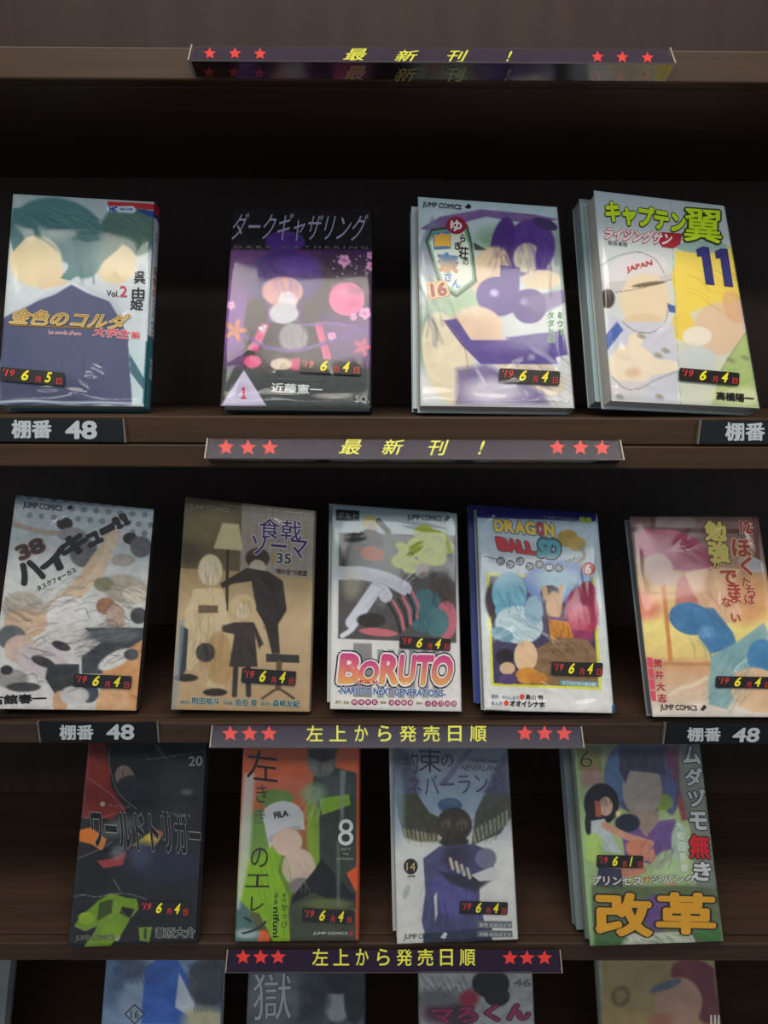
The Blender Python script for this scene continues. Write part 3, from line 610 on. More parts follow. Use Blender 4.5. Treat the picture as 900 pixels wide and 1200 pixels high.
# --- row b
def art(a):
    a.vgrad([(90, (164, 176, 182)), (400, (206, 208, 206)), (980, (224, 220, 216))])  # gradient includes painted shelf shade over the upper part
    for j in range(5):
        for i in range(12):
            x = 75+i*50+(j % 2)*25; y = 95+j*38+i*4
            if y < 165+(i-3)*9+30 and not (90 < x < 290 and j == 1): a.ell(x, y, 13, 12, (122, 134, 142), .3)
    def limb(pts, wd, c, f=6): a.curve(pts, wd, c, f)
    a.ell(270, 210, 34, 26, (52, 48, 50), .3); limb([(60, 210), (170, 245), (260, 250)], 22, (176, 160, 148)); a.ell(300, 255, 60, 30, (150, 146, 146), .4); a.ell(540, 270, 30, 24, (54, 48, 48), .3); a.ell(585, 305, 45, 44, (110, 108, 110), .5); a.ell(510, 360, 50, 26, (180, 170, 160), .4)
    a.ell(350, 330, 60, 60, (112, 110, 112), .4); limb([(200, 580), (330, 470), (430, 330), (470, 260)], 60, (204, 182, 156)); limb([(330, 500), (420, 400), (470, 260)], 40, (214, 192, 168))
    a.ell(520, 480, 100, 60, (176, 168, 156), .5, 10); a.ell(430, 460, 40, 30, (136, 138, 112), .5); a.ell(560, 500, 50, 36, (216, 204, 190), .5); a.ell(440, 550, 40, 36, (160, 120, 96), .3); a.ell(480, 600, 40, 60, (190, 166, 148), .4); a.ell(575, 590, 34, 34, (80, 82, 84), .4)
    a.ell(100, 560, 90, 70, (190, 180, 168), .3, 10); a.ell(110, 620, 90, 60, (214, 184, 158), .3); a.ell(280, 590, 85, 80, (224, 220, 222), .2, -30); a.ell(50, 680, 60, 50, (104, 108, 112), .4); a.ell(90, 730, 70, 60, (210, 186, 170), .3)
    a.poly([(190, 640), (360, 620), (420, 700), (360, 760), (220, 760)], (214, 208, 204), 10); a.ell(255, 715, 40, 18, (60, 58, 62), .4, 20)
    a.poly([(350, 640), (600, 640), (590, 690), (470, 790), (430, 830), (340, 830), (340, 760), (420, 700)], (74, 76, 80), 10); a.ell(470, 670, 110, 30, (110, 112, 114), .6)
    a.ell(180, 780, 110, 70, (208, 196, 198), .25, 15); a.ell(180, 780, 50, 20, (66, 62, 64), .5, 20); a.poly([(200, 790), (330, 790), (330, 930), (240, 930), (190, 850)], (62, 62, 64), 10); a.ell(50, 850, 70, 40, (160, 156, 152), .5); a.ell(30, 815, 26, 20, (60, 58, 60), .4); a.ell(100, 885, 70, 20, (70, 68, 70), .5)
    a.poly([(430, 790), (590, 690), (585, 840), (565, 980), (400, 980), (420, 880)], (222, 164, 112), 14); a.ell(470, 950, 70, 60, (226, 180, 134), .5); a.ell(480, 770, 80, 30, (226, 222, 218), .4, -28); a.ell(545, 750, 30, 24, (90, 90, 96), .5)
    a.ell(370, 910, 40, 40, (72, 80, 92), .3); a.ell(250, 950, 30, 50, (214, 170, 130), .3); a.ell(310, 920, 60, 40, (210, 206, 204), .5)
    a.flow(260, 600, 200, 160, 40, -30, 70, (90, 86, 90), 3, .6, 41); a.flow(420, 720, 150, 90, 30, -25, 80, (50, 50, 54), 3, .6, 42); a.flow(110, 570, 80, 60, 24, 200, 60, (120, 110, 104), 4, .6, 43); a.flow(520, 500, 90, 60, 24, 20, 50, (110, 104, 96), 3, .6, 44); a.mottle(8, .06)
    for i in range(22):
        x, y = rng.uniform(10, 560), rng.uniform(540, 940); a.curve([(x, y), (x+rng.uniform(20, 60), y+rng.uniform(-26, 26)), (x+rng.uniform(50, 90), y+rng.uniform(-40, 40))], 3, (70, 66, 68), 3, .6)
def ink(k):
    k.text('JUMP COMICS', (100, 118), (262, 135), (98, 150), (40, 40, 44), .015); k.poly([(276, 148), (292, 132), (306, 140), (294, 152)], (40, 40, 44))
    k.text('38', (62, 308), (172, 262), (88, 365), (74, 66, 70), .06, ((206, 150, 130), .03))
    for ch, tl, tr, bl in (('ハ', (58, 385), (158, 348), (96, 470)), ('イ', (150, 352), (265, 300), (188, 430)), ('キ', (240, 285), (345, 230), (272, 365)), ('ュ', (348, 262), (410, 232), (372, 310)), ('ー', (412, 235), (470, 205), (422, 260)), ('!!', (460, 190), (515, 162), (492, 235))):
        k.text(ch, tl, tr, bl, (50, 48, 52), .07)
    k.text('タスクフォーカス', (152, 470), (312, 388), (162, 490), (40, 38, 42), .02)
    k.text('古舘春一', (-40, 918), (195, 910), (-38, 958), K_, .04)
make_book('b1', 'greyish white comic numbered 38 with dotted top, first on the middle shelf', (-.2670, 19.2, 7.9, -5.3, .1153, .1757, .0049), art, 0, 560, KB,
          [(19.3, 586), (181, 602.5), (160, 838), (-13, 836)], ink, .013, ((312, 828), (550, 838), (306, 882), '6', '4'), (60, 58, 60))

def art(a):
    a.vgrad([(90, (142, 124, 92)), (380, (160, 138, 100)), (600, (206, 180, 142)), (980, (196, 164, 122))])
    a.poly([(95, 90), (330, 110), (325, 400), (75, 385)], (104, 92, 66), 6); a.ell(200, 220, 100, 60, (128, 112, 78), .8, 0, .7); a.ell(110, 330, 60, 50, (70, 62, 48), .7, 0, .7)
    a.poly([(333, 120), (632, 150), (625, 430), (322, 400)], (156, 146, 134), 4)
    for x in range(360, 640, 34): a.curve([(x, 130), (x-6, 420)], 3, (134, 124, 112), 2, .7)
    a.poly([(250, 200), (318, 205), (335, 315), (213, 305)], (206, 190, 148), 5); a.curve([(272, 315), (268, 560)], 12, (62, 50, 40), 4)
    a.ell(200, 395, 50, 66, (214, 200, 168), .3); a.ell(200, 410, 28, 34, (226, 212, 190), .3); a.poly([(130, 470), (250, 470), (290, 640), (300, 760), (250, 880), (180, 880), (190, 700), (120, 810), (75, 770), (100, 560)], (214, 194, 156), 12, 1, 3)
    a.poly([(150, 540), (232, 540), (232, 572), (150, 572)], (110, 92, 68), 4); a.ell(235, 760, 60, 110, (182, 142, 88), .5, 0, .7)
    a.ell(395, 345, 50, 42, (70, 56, 44), .3); a.ell(395, 385, 34, 34, (190, 176, 158), .3); a.poly([(240, 450), (350, 385), (440, 400), (500, 440), (516, 560), (480, 620), (488, 740), (455, 740), (425, 620), (390, 560), (370, 440), (300, 450), (250, 470)], (58, 50, 46), 8)
    a.ell(335, 545, 54, 52, (206, 182, 140), .25); a.ell(335, 565, 28, 32, (226, 208, 184), .3); a.poly([(300, 610), (380, 610), (420, 700), (400, 720), (385, 660), (396, 795), (278, 795), (300, 660), (250, 650), (248, 625)], (68, 58, 52), 7)
    a.curve([(305, 800), (300, 910)], 22, (62, 52, 46), 5); a.curve([(355, 800), (358, 910)], 22, (62, 52, 46), 5)
    a.poly([(430, 740), (568, 745), (568, 778), (430, 775)], (62, 56, 54), 5); a.curve([(485, 780), (480, 880)], 24, (110, 86, 60), 5); a.curve([(415, 925), (480, 880), (545, 925)], 10, (90, 70, 50), 4)
    a.poly([(75, 620), (110, 640), (100, 810), (65, 850)], (62, 66, 74), 8); a.ell(180, 735, 40, 40, (60, 56, 52), .4); a.ell(100, 840, 50, 16, (60, 50, 44), .5); a.ell(220, 900, 50, 16, (54, 44, 40), .4); a.flow(190, 640, 80, 170, 34, 80, 90, (150, 126, 90), 3, .6, 51); a.flow(200, 390, 40, 50, 16, 75, 60, (160, 144, 112), 3, .7, 52); a.flow(430, 500, 60, 90, 16, 70, 80, (34, 28, 28), 3, .7, 53); a.flow(340, 720, 40, 60, 12, 85, 60, (44, 36, 34), 3, .7, 54); a.flow(335, 550, 40, 50, 12, 80, 50, (160, 136, 100), 3, .7, 55)
    a.mottle(4, .04)
    a.poly([(70, 600), (95, 600), (60, 980), (38, 970)], (150, 160, 166), 8, .7)
def ink(k):
    k.text('JUMP COMICS', (118, 122), (280, 138), (116, 146), (150, 140, 118), .015); 
    P = (66, 46, 104)
    k.text('食戟', (404, 178), (580, 192), (400, 262), P, .01, ((206, 200, 204), .035)); k.text('の', (470, 246), (498, 248), (468, 275), (190, 180, 180), 0, (P, .04)); k.text('ソーマ', (374, 248), (602, 268), (370, 330), P, .015, ((206, 200, 204), .035))
    k.text('35', (474, 322), (536, 326), (472, 366), (60, 62, 84), .03, ((226, 222, 210), .035)); k.poly([(456, 325), (470, 326), (470, 366), (455, 365)], (170, 140, 90))
    k.text('“神の舌”の絶望', (466, 386), (600, 396), (465, 410), (76, 60, 52), .02)
    o = ((206, 222, 214), .045); T = (54, 88, 88)
    k.text('原作:', (76, 932), (118, 934), (75, 946), T, .02, o); k.text('附田祐斗', (126, 918), (240, 922), (125, 948), T, .03, o); k.text('作画:', (255, 934), (296, 936), (254, 949), T, .02, o); k.text('佐伯 俊', (304, 924), (394, 928), (303, 954), T, .03, o)
    k.text('協力:', (408, 938), (450, 939), (407, 953), T, .02, o); k.text('森﨑友紀', (458, 928), (570, 932), (457, 958), T, .03, o)
make_book('b2', 'sepia brown comic numbered 35 with painted lamp, second on the middle shelf', (-.1192, 18.5, 4.2, -3.1, .1136, .1755, .0069), art, 190, 560, KB,
          [(217.5, 586), (369, 602.5), (362.8, 837.7), (200.8, 835)], ink, .013, ((333, 798), (556, 812), (328, 858), '6', '4'), (150, 140, 120))

def art(a):
    a.vgrad([(120, (176, 192, 196)), (500, (216, 218, 218)), (980, (232, 228, 222))])  # bluish top to whiter bottom: the shelf's shadow painted into the white
    a.poly([(96, 238), (578, 250), (582, 694), (92, 676)], (84, 82, 82), 3); a.ell(480, 300, 80, 60, (90, 96, 92), .6)
    a.ell(222, 196, 32, 32, (196, 186, 112), .25); a.ell(230, 222, 22, 26, (190, 170, 148), .3); a.ell(220, 275, 58, 50, (36, 34, 36), .25); a.curve([(160, 250), (135, 310), (118, 370)], 24, (40, 36, 38), 5); a.curve([(260, 190), (300, 235)], 22, (40, 36, 38), 5); a.ell(235, 325, 48, 30, (196, 78, 36), .3, 10); a.curve([(165, 300), (240, 310)], 6, (200, 80, 40), 3)
    for x, y, r in ((450, 240, 44), (505, 265, 46), (540, 300, 34), (420, 290, 42), (380, 320, 40), (350, 355, 38), (470, 330, 52), (395, 375, 40), (500, 345, 40), (350, 290, 20)): a.ell(x, y, r, r*.8, (176, 186, 50), .2)
    for x, y, r in ((445, 245, 22), (510, 270, 22), (470, 320, 24), (390, 330, 20), (400, 375, 18)): 
        a.curve([(x-r, y), (x, y-r*.7), (x+r*.8, y), (x+r*.2, y+r*.5)], 5, (110, 118, 30), 3, .8)
    a.ell(440, 395, 26, 34, (150, 132, 128), .3, 20); a.ell(515, 410, 46, 36, (40, 38, 42), .3); a.ell(520, 480, 56, 70, (82, 72, 66), .3); a.ell(450, 560, 70, 90, (70, 112, 122), .25, 10); a.ell(540, 600, 44, 80, (196, 110, 124), .3); a.ell(500, 610, 50, 60, (80, 124, 128), .3)
    a.curve([(90, 405), (200, 405), (300, 430), (370, 470)], 56, (206, 206, 216), 6); a.curve([(290, 500), (260, 450), (200, 540), (150, 610)], 54, (214, 214, 226), 6); a.curve([(110, 665), (150, 640), (170, 600)], 20, (222, 222, 232), 5)
    for i in range(6): a.curve([(300+i*20, 530-i*9), (335+i*18, 590-i*10), (350+i*14, 650-i*12)], 11, (206, 112, 124) if i % 2 else (46, 40, 44), 3)
    a.ell(260, 650, 80, 16, (206, 112, 124), .4, 5); a.ell(150, 450, 40, 60, (214, 206, 170), .9, 0, .5); a.ell(230, 600, 60, 30, (52, 50, 50), .5)  # soft pale ellipse at left is a painted film hotspot
    a.flow(440, 590, 60, 90, 22, 80, 70, (44, 84, 96), 3, .6, 61); a.flow(230, 420, 130, 20, 12, 10, 80, (150, 150, 164), 3, .6, 62); a.flow(230, 540, 60, 50, 12, -60, 60, (160, 160, 176), 3, .6, 63); a.flow(215, 280, 50, 40, 12, 60, 40, (70, 66, 66), 3, .7, 64); a.flow(520, 470, 50, 60, 14, 70, 60, (44, 38, 38), 3, .7, 65)
    a.poly([(156, 695), (232, 697), (232, 920), (156, 918)], (120, 120, 122), 3, .8)
    for x in (255, 300, 340, 385, 440, 485): a.poly([(x, 722), (x+26, 722), (x+26, 922), (x, 922)], (130, 132, 134), 3, .8)
    a.mottle(3, .05)
    a.poly([(84, 142), (180, 148), (180, 190), (84, 188)], (40, 44, 46), 3)
def ink(k):
    k.text('ボルト', (92, 152), (172, 156), (92, 180), (150, 156, 156), .01); k.text('JUMP COMICS', (378, 162), (520, 170), (378, 190), (40, 42, 48), .02); k.poly([(530, 186), (545, 168), (557, 176), (545, 192)], (40, 42, 48))
    o = [((46, 42, 48), .085), ((238, 236, 236), .045)]
    x = [(104, 192), (186, 268), (274, 352), (350, 418), (420, 490), (486, 574)]
    for ch, (x0, x1) in zip('BORUTO', x):
        y0 = 738 if ch != 'O' or x0 > 400 else 766; dy = (x0-104)*.02
        k.text(ch, (x0, y0+dy), (x1, y0+dy+1), (x0-14, 862+dy), (206, 66, 140), .05, o, (236, 178, 96), 0)
    k.text('-ボルト-', (160, 846), (268, 848), (160, 864), (196, 52, 66), .05, ((240, 236, 236), .06))
    k.text('-NARUTO NEXT GENERATIONS-', (92, 874), (536, 888), (92, 904), (48, 90, 160), .03, ((236, 240, 244), .05), None, .12)
    k.text('原作・監修:', (82, 932), (140, 934), (82, 944), (150, 140, 50), .02)
    for i, ch in enumerate('岸本斉史'): k.disc((160+i*28, 939), 13, 12, (168, 40, 96)); k.text(ch, (152+i*28, 932), (168+i*28, 932), (152+i*28, 946), W_, .01)
    k.text('漫画:', (266, 934), (292, 935), (266, 945), (150, 140, 50), .02)
    for i, ch in enumerate('池本幹雄'): k.disc((313+i*26, 941), 12, 12, (168, 40, 96)); k.text(ch, (306+i*26, 934), (321+i*26, 934), (306+i*26, 948), W_, .01)
    k.text('脚本:', (416, 938), (442, 938), (416, 948), (150, 140, 50), .02)
    for i, ch in enumerate('小太刀右京'): k.disc((463+i*27, 945), 12, 12, (168, 40, 96)); k.text(ch, (456+i*27, 938), (471+i*27, 938), (456+i*27, 952), W_, .01)
make_book('b3', 'white comic with grey panel and pink-orange title, third on middle shelf', (.0120, 25.9, 4.3, -2.2, .1125, .1744, .0057), art, 370, 560, KB,
          [(389.3, 594.6), (534.9, 604.8), (540.5, 837), (387, 834)], ink, .013, ((347, 666), (557, 678), (344, 716), '6', '4'), (222, 220, 216),
          back_copy=('spare white copy, a thin strip left of the comic with pink-orange title', -.0028, (200, 204, 200), .008))

def art(a):
    a.vgrad([(128, (168, 190, 206)), (420, (206, 216, 220)), (980, (226, 224, 220))])  # bluish darker upper part is shelf shade put into the colour
    a.poly([(65, 128), (562, 155), (556, 192), (65, 176)], (50, 50, 120), 4)
    a.ell(440, 262, 44, 36, (176, 150, 74), .3); a.ell(480, 285, 36, 30, (188, 160, 84), .3); a.curve([(495, 300), (515, 335), (480, 368), (420, 380)], 14, (150, 146, 116), 5)
    a.poly([(106, 405), (550, 425), (582, 888), (126, 872)], (226, 222, 62), 3); a.poly([(118, 418), (540, 437), (568, 876), (136, 862)], (70, 62, 96), 3)
    a.ell(400, 440, 140, 90, (120, 150, 206), .4); a.ell(400, 440, 90, 55, (170, 206, 220), .6)
    a.ell(170, 520, 70, 100, (56, 44, 52), .4); a.ell(200, 490, 72, 90, (118, 180, 202), .2); a.ell(190, 560, 50, 40, (108, 168, 194), .3); a.ell(240, 620, 100, 78, (196, 214, 220), .2, 10); a.ell(170, 660, 50, 28, (120, 160, 176), .4, 20); a.ell(300, 560, 40, 60, (150, 180, 200), .5)
    a.ell(500, 570, 70, 110, (176, 62, 96), .3); a.ell(490, 590, 44, 60, (206, 104, 126), .35); a.ell(520, 490, 40, 50, (150, 44, 80), .5); a.ell(480, 670, 70, 30, (150, 60, 100), .5)
    a.ell(370, 490, 40, 34, (48, 40, 48), .3); a.ell(385, 540, 34, 60, (214, 172, 130), .3); a.curve([(350, 505), (345, 470)], 24, (210, 168, 126), 5); a.curve([(410, 520), (415, 460)], 20, (210, 168, 126), 5); a.poly([(360, 590), (440, 590), (465, 670), (430, 690), (370, 680)], (206, 136, 44), 8); a.curve([(370, 590), (440, 600)], 12, (96, 66, 140), 4)
    a.poly([(310, 720), (400, 670), (520, 680), (560, 730), (566, 870), (300, 866)], (142, 112, 82), 10)
    for i in range(18):
        x, y = rng.uniform(330, 540), rng.uniform(690, 850); a.curve([(x, y), (x+24, y-12), (x+44, y+6)], 4, (92, 70, 52), 3, .7)
    a.ell(268, 750, 48, 66, (226, 192, 156), .15); a.ell(275, 830, 50, 34, (214, 150, 60), .3); a.ell(182, 752, 38, 34, (40, 34, 42), .3); a.ell(192, 800, 32, 26, (220, 186, 152), .3); a.ell(195, 845, 40, 22, (92, 70, 120), .4); a.ell(320, 840, 40, 24, (196, 130, 50), .5)
    a.flow(235, 610, 90, 70, 22, 20, 60, (110, 140, 156), 3, .7, 71); a.flow(200, 480, 60, 80, 18, 60, 50, (66, 116, 140), 3, .6, 72); a.flow(495, 560, 60, 100, 22, 70, 60, (120, 34, 66), 3, .6, 73); a.flow(385, 580, 40, 80, 14, 70, 40, (130, 90, 60), 3, .7, 74); a.flow(400, 630, 50, 30, 8, 80, 40, (120, 70, 30), 3, .7, 75); a.mottle(6, .06)
    a.poly([(410, 848), (566, 856), (568, 878), (412, 870)], (110, 160, 176), 3)
def ink(k):
    k.text('JUMP COMICS', (338, 168), (480, 178), (337, 190), (120, 120, 150), .03); k.text('最強', (486, 172), (540, 176), (485, 196), (176, 190, 70), .05)
    for ch, x0, x1, c, dx in zip('DRAGON', (134, 176, 220, 262, 308, 340), (172, 216, 262, 305, 340, 382), [(226, 190, 76)]*4+[(190, 60, 60), (226, 190, 76)], range(6)):
        k.text(ch, (x0, 182+dx*3), (x1, 186+dx*3), (x0+6, 234+dx*4), c, .06, ((70, 116, 150), .06))
    for ch, x0, x1, dx in zip('BALL', (142, 186, 228, 262), (190, 228, 262, 298), range(4)):
        k.text(ch, (x0, 256+dx*6), (x1, 262+dx*6), (x0+14, 312+dx*5), (196, 46, 56), .08, ((110, 60, 70), .05))
    k.text('SD', (320, 262), (416, 272), (312, 340), (84, 162, 176), .08, ((36, 36, 44), .07))
    for i, ch in enumerate('ドラゴンボール'):
        x = 164+i*40; y = (357, 370, 357, 378, 370, 383, 385)[i]; k.disc((x, y), 19, 19, (70, 78, 88)); k.text(ch, (x-11, y-10), (x+11, y-10), (x-11, y+10), (200, 206, 210), .02)
    k.text('エスディー', (428, 350), (502, 332), (430, 368), (40, 40, 46), .04, ((226, 226, 200), .05))
    k.disc((526, 388), 28, 29, (186, 50, 48)); k.disc((524, 386), 22, 23, (214, 84, 74)); k.text('6', (514, 368), (537, 369), (513, 408), (240, 238, 232), .03)
    k.text('天下分け目の超決戦！', (418, 852), (560, 860), (417, 868), (220, 240, 244), .02)
    k.text('原作・かんしゅう', (126, 907), (238, 913), (126, 924), (90, 136, 160), .02); k.disc((252, 917), 10, 11, (220, 74, 54)); k.text('鳥山 明', (266, 907), (338, 911), (266, 928), (40, 38, 42), .03)
    k.text('まんが', (126, 934), (172, 936), (126, 951), (90, 136, 160), .02); k.disc((187, 943), 10, 11, (220, 74, 54)); k.text('オオイシナホ', (202, 932), (346, 938), (202, 956), (40, 38, 42), .05)
    k.line([(96, 336), (150, 350)], 3, (60, 66, 74)); k.line([(100, 972), (200, 976)], 4, (70, 74, 80)); k.poly([(624, 952), (634, 950), (634, 984), (624, 984)], (40, 90, 160))
make_book('b4', 'white comic numbered 6 with yellow framed picture and blue top band, middle shelf', (.1412, 27.9, 4.2, -2.6, .1121, .1755, .0033), art, 540, 560, KB,
          [(558.4, 596.3), (699.2, 604.8), (719, 839), (567.5, 836)], ink, .013, ((373, 772), (584, 777), (370, 828), '6', '4'), (220, 222, 222),
          back_copy=('blue edged spare copy behind the comic with the yellow framed picture', -.0042, (52, 64, 130), .009))

def art(a):
    a.vgrad([(160, (122, 96, 92)), (300, (158, 128, 116)), (450, (214, 170, 120)), (620, (238, 222, 140)), (740, (226, 200, 130)), (770, (206, 160, 118)), (900, (222, 196, 170)), (985, (222, 214, 206))])
    a.ell(320, 190, 90, 40, (150, 130, 128), .5); a.ell(190, 530, 80, 60, (222, 128, 112), .6, 0, .8); a.ell(310, 480, 90, 60, (226, 190, 130), .6, 0, .7); a.ell(620, 520, 90, 90, (214, 156, 112), .6, 0, .8)
    a.poly([(138, 205), (670, 215), (670, 235), (138, 224)], (104, 62, 66), 5); a.poly([(218, 165), (240, 165), (240, 215), (218, 215)], (104, 62, 66), 4); a.poly([(264, 440), (282, 440), (312, 762), (294, 762)], (206, 138, 84), 4); a.poly([(640, 165), (662, 165), (676, 380), (654, 380)], (120, 66, 66), 5)
    a.poly([(200, 762), (500, 770), (500, 780), (200, 776)], (190, 140, 96), 4); a.curve([(170, 475), (330, 480)], 8, (206, 150, 100), 4)
    a.ell(320, 300, 140, 78, (176, 74, 108), .15, 18); a.ell(420, 340, 90, 42, (166, 66, 100), .3, 10); a.ell(250, 380, 62, 66, (206, 170, 158), .25); a.ell(300, 420, 40, 30, (206, 170, 156), .3); a.ell(200, 270, 40, 60, (190, 90, 120), .5)
    a.poly([(360, 400), (470, 370), (590, 380), (560, 460), (600, 560), (520, 620), (400, 520)], (224, 186, 152), 14); a.ell(420, 480, 60, 100, (216, 176, 142), .3, 20); a.poly([(330, 430), (360, 400), (420, 520), (320, 530)], (196, 120, 104), 8); a.ell(640, 360, 60, 30, (190, 186, 190), .5, 20)
    a.ell(385, 585, 90, 66, (72, 124, 170), .15, 15); a.poly([(400, 540), (480, 540), (560, 640), (580, 700), (470, 730), (420, 660)], (78, 130, 176), 12); a.ell(450, 640, 30, 24, (110, 160, 200), .8)
    a.poly([(470, 740), (580, 680), (690, 600), (706, 640), (700, 820), (560, 800), (540, 960), (460, 940)], (136, 172, 176), 14); a.ell(680, 740, 60, 70, (76, 134, 180), .3); a.ell(520, 860, 60, 90, (146, 178, 180), .5)
    a.ell(660, 880, 110, 90, (226, 190, 156), .2, 20); a.ell(760, 700, 50, 200, (190, 150, 120), .5); a.ell(780, 900, 60, 120, (200, 170, 150), .5)
    a.flow(330, 290, 110, 60, 30, 25, 100, (206, 112, 142), 3, .5, 81); a.flow(330, 290, 110, 60, 16, 25, 100, (120, 44, 76), 3, .5, 82); a.flow(580, 750, 110, 150, 26, 110, 110, (100, 140, 150), 4, .5, 83); a.flow(440, 620, 90, 80, 14, 50, 90, (50, 94, 140), 3, .5, 84); a.flow(480, 480, 90, 80, 10, 50, 90, (170, 120, 96), 3, .5, 85); a.mottle(6, .035)
    a.curve([(300, 900), (350, 870), (400, 860), (450, 830)], 16, (240, 230, 210), 14, .7)
    for i in range(4): a.poly([(203+i*5, 745+i*46), (226+i*5, 745+i*46), (232+i*4, 787+i*46), (210+i*5, 787+i*46)], (214, 78, 104), 3)
def ink(k):
    Y = (216, 200, 110); O = ((122, 84, 66), .05)
    k.cell('勉', (440, 180), (530, 186), (446, 262), Y, .05, O); k.cell('強', (452, 262), (540, 268), (460, 350), Y, .05, O); k.cell('が', (472, 336), (512, 340), (476, 378), Y, .03, O)
    k.text('12', (585, 180), (632, 184), (590, 232), (176, 66, 62), .05, ((220, 190, 150), .04))
    B = (168, 74, 62); o = ((230, 196, 160), .05)
    for ch, x, y, w_ in (('ぼ', 548, 245, 88), ('く', 572, 322, 86), ('た', 588, 408, 46), ('ち', 606, 446, 50), ('は', 600, 480, 48), ('で', 500, 372, 76), ('き', 524, 430, 74), ('な', 508, 492, 44), ('い', 545, 555, 46)):
        k.cell(ch, (x, y), (x+w_, y+5), (x+5, y+w_*.98), B, .04, o)
    k.cell('ま', (536, 466), (600, 470), (540, 522), B, .03, o)
    for i, ch in enumerate('筒井大志'): k.text(ch, (230+i*6, 750+i*48), (266+i*6, 752+i*48), (232+i*6, 786+i*48), (176, 62, 66), .05, ((236, 214, 200), .04))
    k.text('JUMP COMICS', (258, 938), (410, 942), (260, 968), (50, 48, 52), .02); k.poly([(424, 962), (440, 940), (452, 950), (438, 966)], (50, 48, 52))
make_book('b5', 'warm coloured comic with pink, blue and window bars, rightmost on the middle shelf', (.2840, 28, -1.7, .8, .1139, .1732, -.0008), art, 700, 560, KB,
          [(737.7, 606), (887.5, 606), (926, 841), (764.6, 840.5)], ink, .013, ((487, 822), (716, 826), (484, 870), '6', '4'), (190, 190, 186), 'grey')

# --- row c (tops hidden behind the middle shelf edge)
def art(a):
    a.vgrad([(0, (34, 32, 34)), (500, (36, 34, 38)), (1080, (34, 32, 34))])
    a.poly([(215, 60), (300, 60), (330, 300), (400, 400), (330, 450), (180, 440)], (126, 42, 40), 6); a.poly([(220, 150), (330, 200), (310, 300), (200, 280)], (152, 54, 46), 12, .6)
    a.ell(395, 250, 46, 60, (132, 112, 108), .25, -20); a.ell(430, 300, 80, 60, (46, 46, 54), .5); a.ell(650, 290, 130, 110, (56, 56, 58), .8); a.ell(690, 320, 26, 16, (110, 106, 104), .8)
    a.poly([(172, 500), (240, 495), (300, 540), (290, 600), (170, 550)], (206, 116, 36), 8, 1, 5); a.poly([(420, 580), (520, 510), (570, 530), (540, 580)], (196, 170, 60), 8); a.ell(545, 520, 30, 20, (160, 90, 70), .5)
    a.poly([(160, 640), (300, 590), (340, 620), (300, 800), (150, 800)], (28, 28, 30), 6); a.ell(580, 660, 190, 90, (40, 42, 62), .6); a.poly([(262, 650), (330, 640), (400, 605), (385, 670), (290, 685)], (150, 58, 64), 5); a.ell(470, 620, 50, 60, (60, 66, 90), .8)
    a.poly([(150, 960), (260, 840), (320, 810), (450, 830), (455, 880), (420, 930), (330, 1060), (200, 1070), (260, 960), (200, 990)], (112, 146, 34), 5, 1, 4); a.poly([(270, 850), (340, 830), (330, 900), (260, 940)], (60, 76, 24), 8); a.ell(210, 925, 40, 30, (134, 166, 44), .5); a.ell(330, 990, 50, 40, (124, 156, 40), .5); a.poly([(380, 870), (440, 880), (420, 930), (370, 900)], (30, 32, 28), 5)
    a.poly([(460, 970), (525, 965), (510, 1040), (465, 1030)], (116, 146, 50), 4); a.poly([(484, 975), (500, 972), (496, 1030), (484, 1020)], (60, 80, 40), 5)
    for p in ([(150, 820), (200, 812), (260, 826), (330, 806), (420, 808), (500, 835)], [(165, 640), (250, 605), (330, 560)], [(215, 250), (330, 330), (400, 420)], [(320, 110), (318, 200), (360, 330), (450, 400)], [(330, 830), (370, 880), (260, 970), (220, 1060)], [(370, 880), (415, 930), (460, 880)], [(160, 965), (210, 990), (250, 950)], [(180, 440), (260, 450), (350, 420)]):
        a.curve(p, 4, (150, 146, 142), 3, .7)
    a.curve([(390, 205), (385, 240)], 3, (60, 50, 50), 3); a.mottle(3, .05); a.ell(360, 490, 90, 40, (130, 134, 136), .9, -20, .5); a.ell(360, 610, 40, 30, (150, 154, 158), .9, -40, .5)  # closing grey ellipses are the film's central highlight, painted on
    a.curve([(500, 165), (640, 145), (770, 125)], 4, (120, 124, 126), 3, .8); a.curve([(340, 740), (370, 790)], 5, (150, 150, 154), 4, .7)  # upper grey curve painted as the highlight on a film crease
def ink(k):
    k.text('20', (702, 148), (768, 145), (700, 196), (150, 150, 150), .02); k.disc((288, 377), 12, 12, (170, 160, 156)); k.text('W O R L D', (318, 377), (420, 384), (317, 388), (130, 122, 120), .01)
    k.text('T R I G G E R', (572, 408), (712, 428), (571, 422), (120, 118, 118), .01)
    k.text('ワールドトリガー', (226, 392), (752, 436), (240, 580), (22, 21, 24), .035, ((168, 162, 158), .018), None, -.1)
    k.text('葦原大介', (542, 970), (732, 966), (540, 1020), (30, 30, 32), .02, ((178, 178, 176), .04)); k.text('JUMP COMICS', (160, 1005), (345, 1003), (156, 1038), (90, 92, 84), .015, ((130, 134, 110), .02)); k.poly([(346, 1030), (360, 1006), (374, 1012), (362, 1034)], (150, 150, 140))
make_book('c1', 'black comic numbered 20 with red and lime green shards, first on the third shelf', (-.2238, 28.1, 2.7, .1, .1132, .175, -.0071), art, 50, 850, KC, None, ink, .013,
          ((470, 838), (710, 848), (465, 902), '6', '4'), (60, 60, 66))

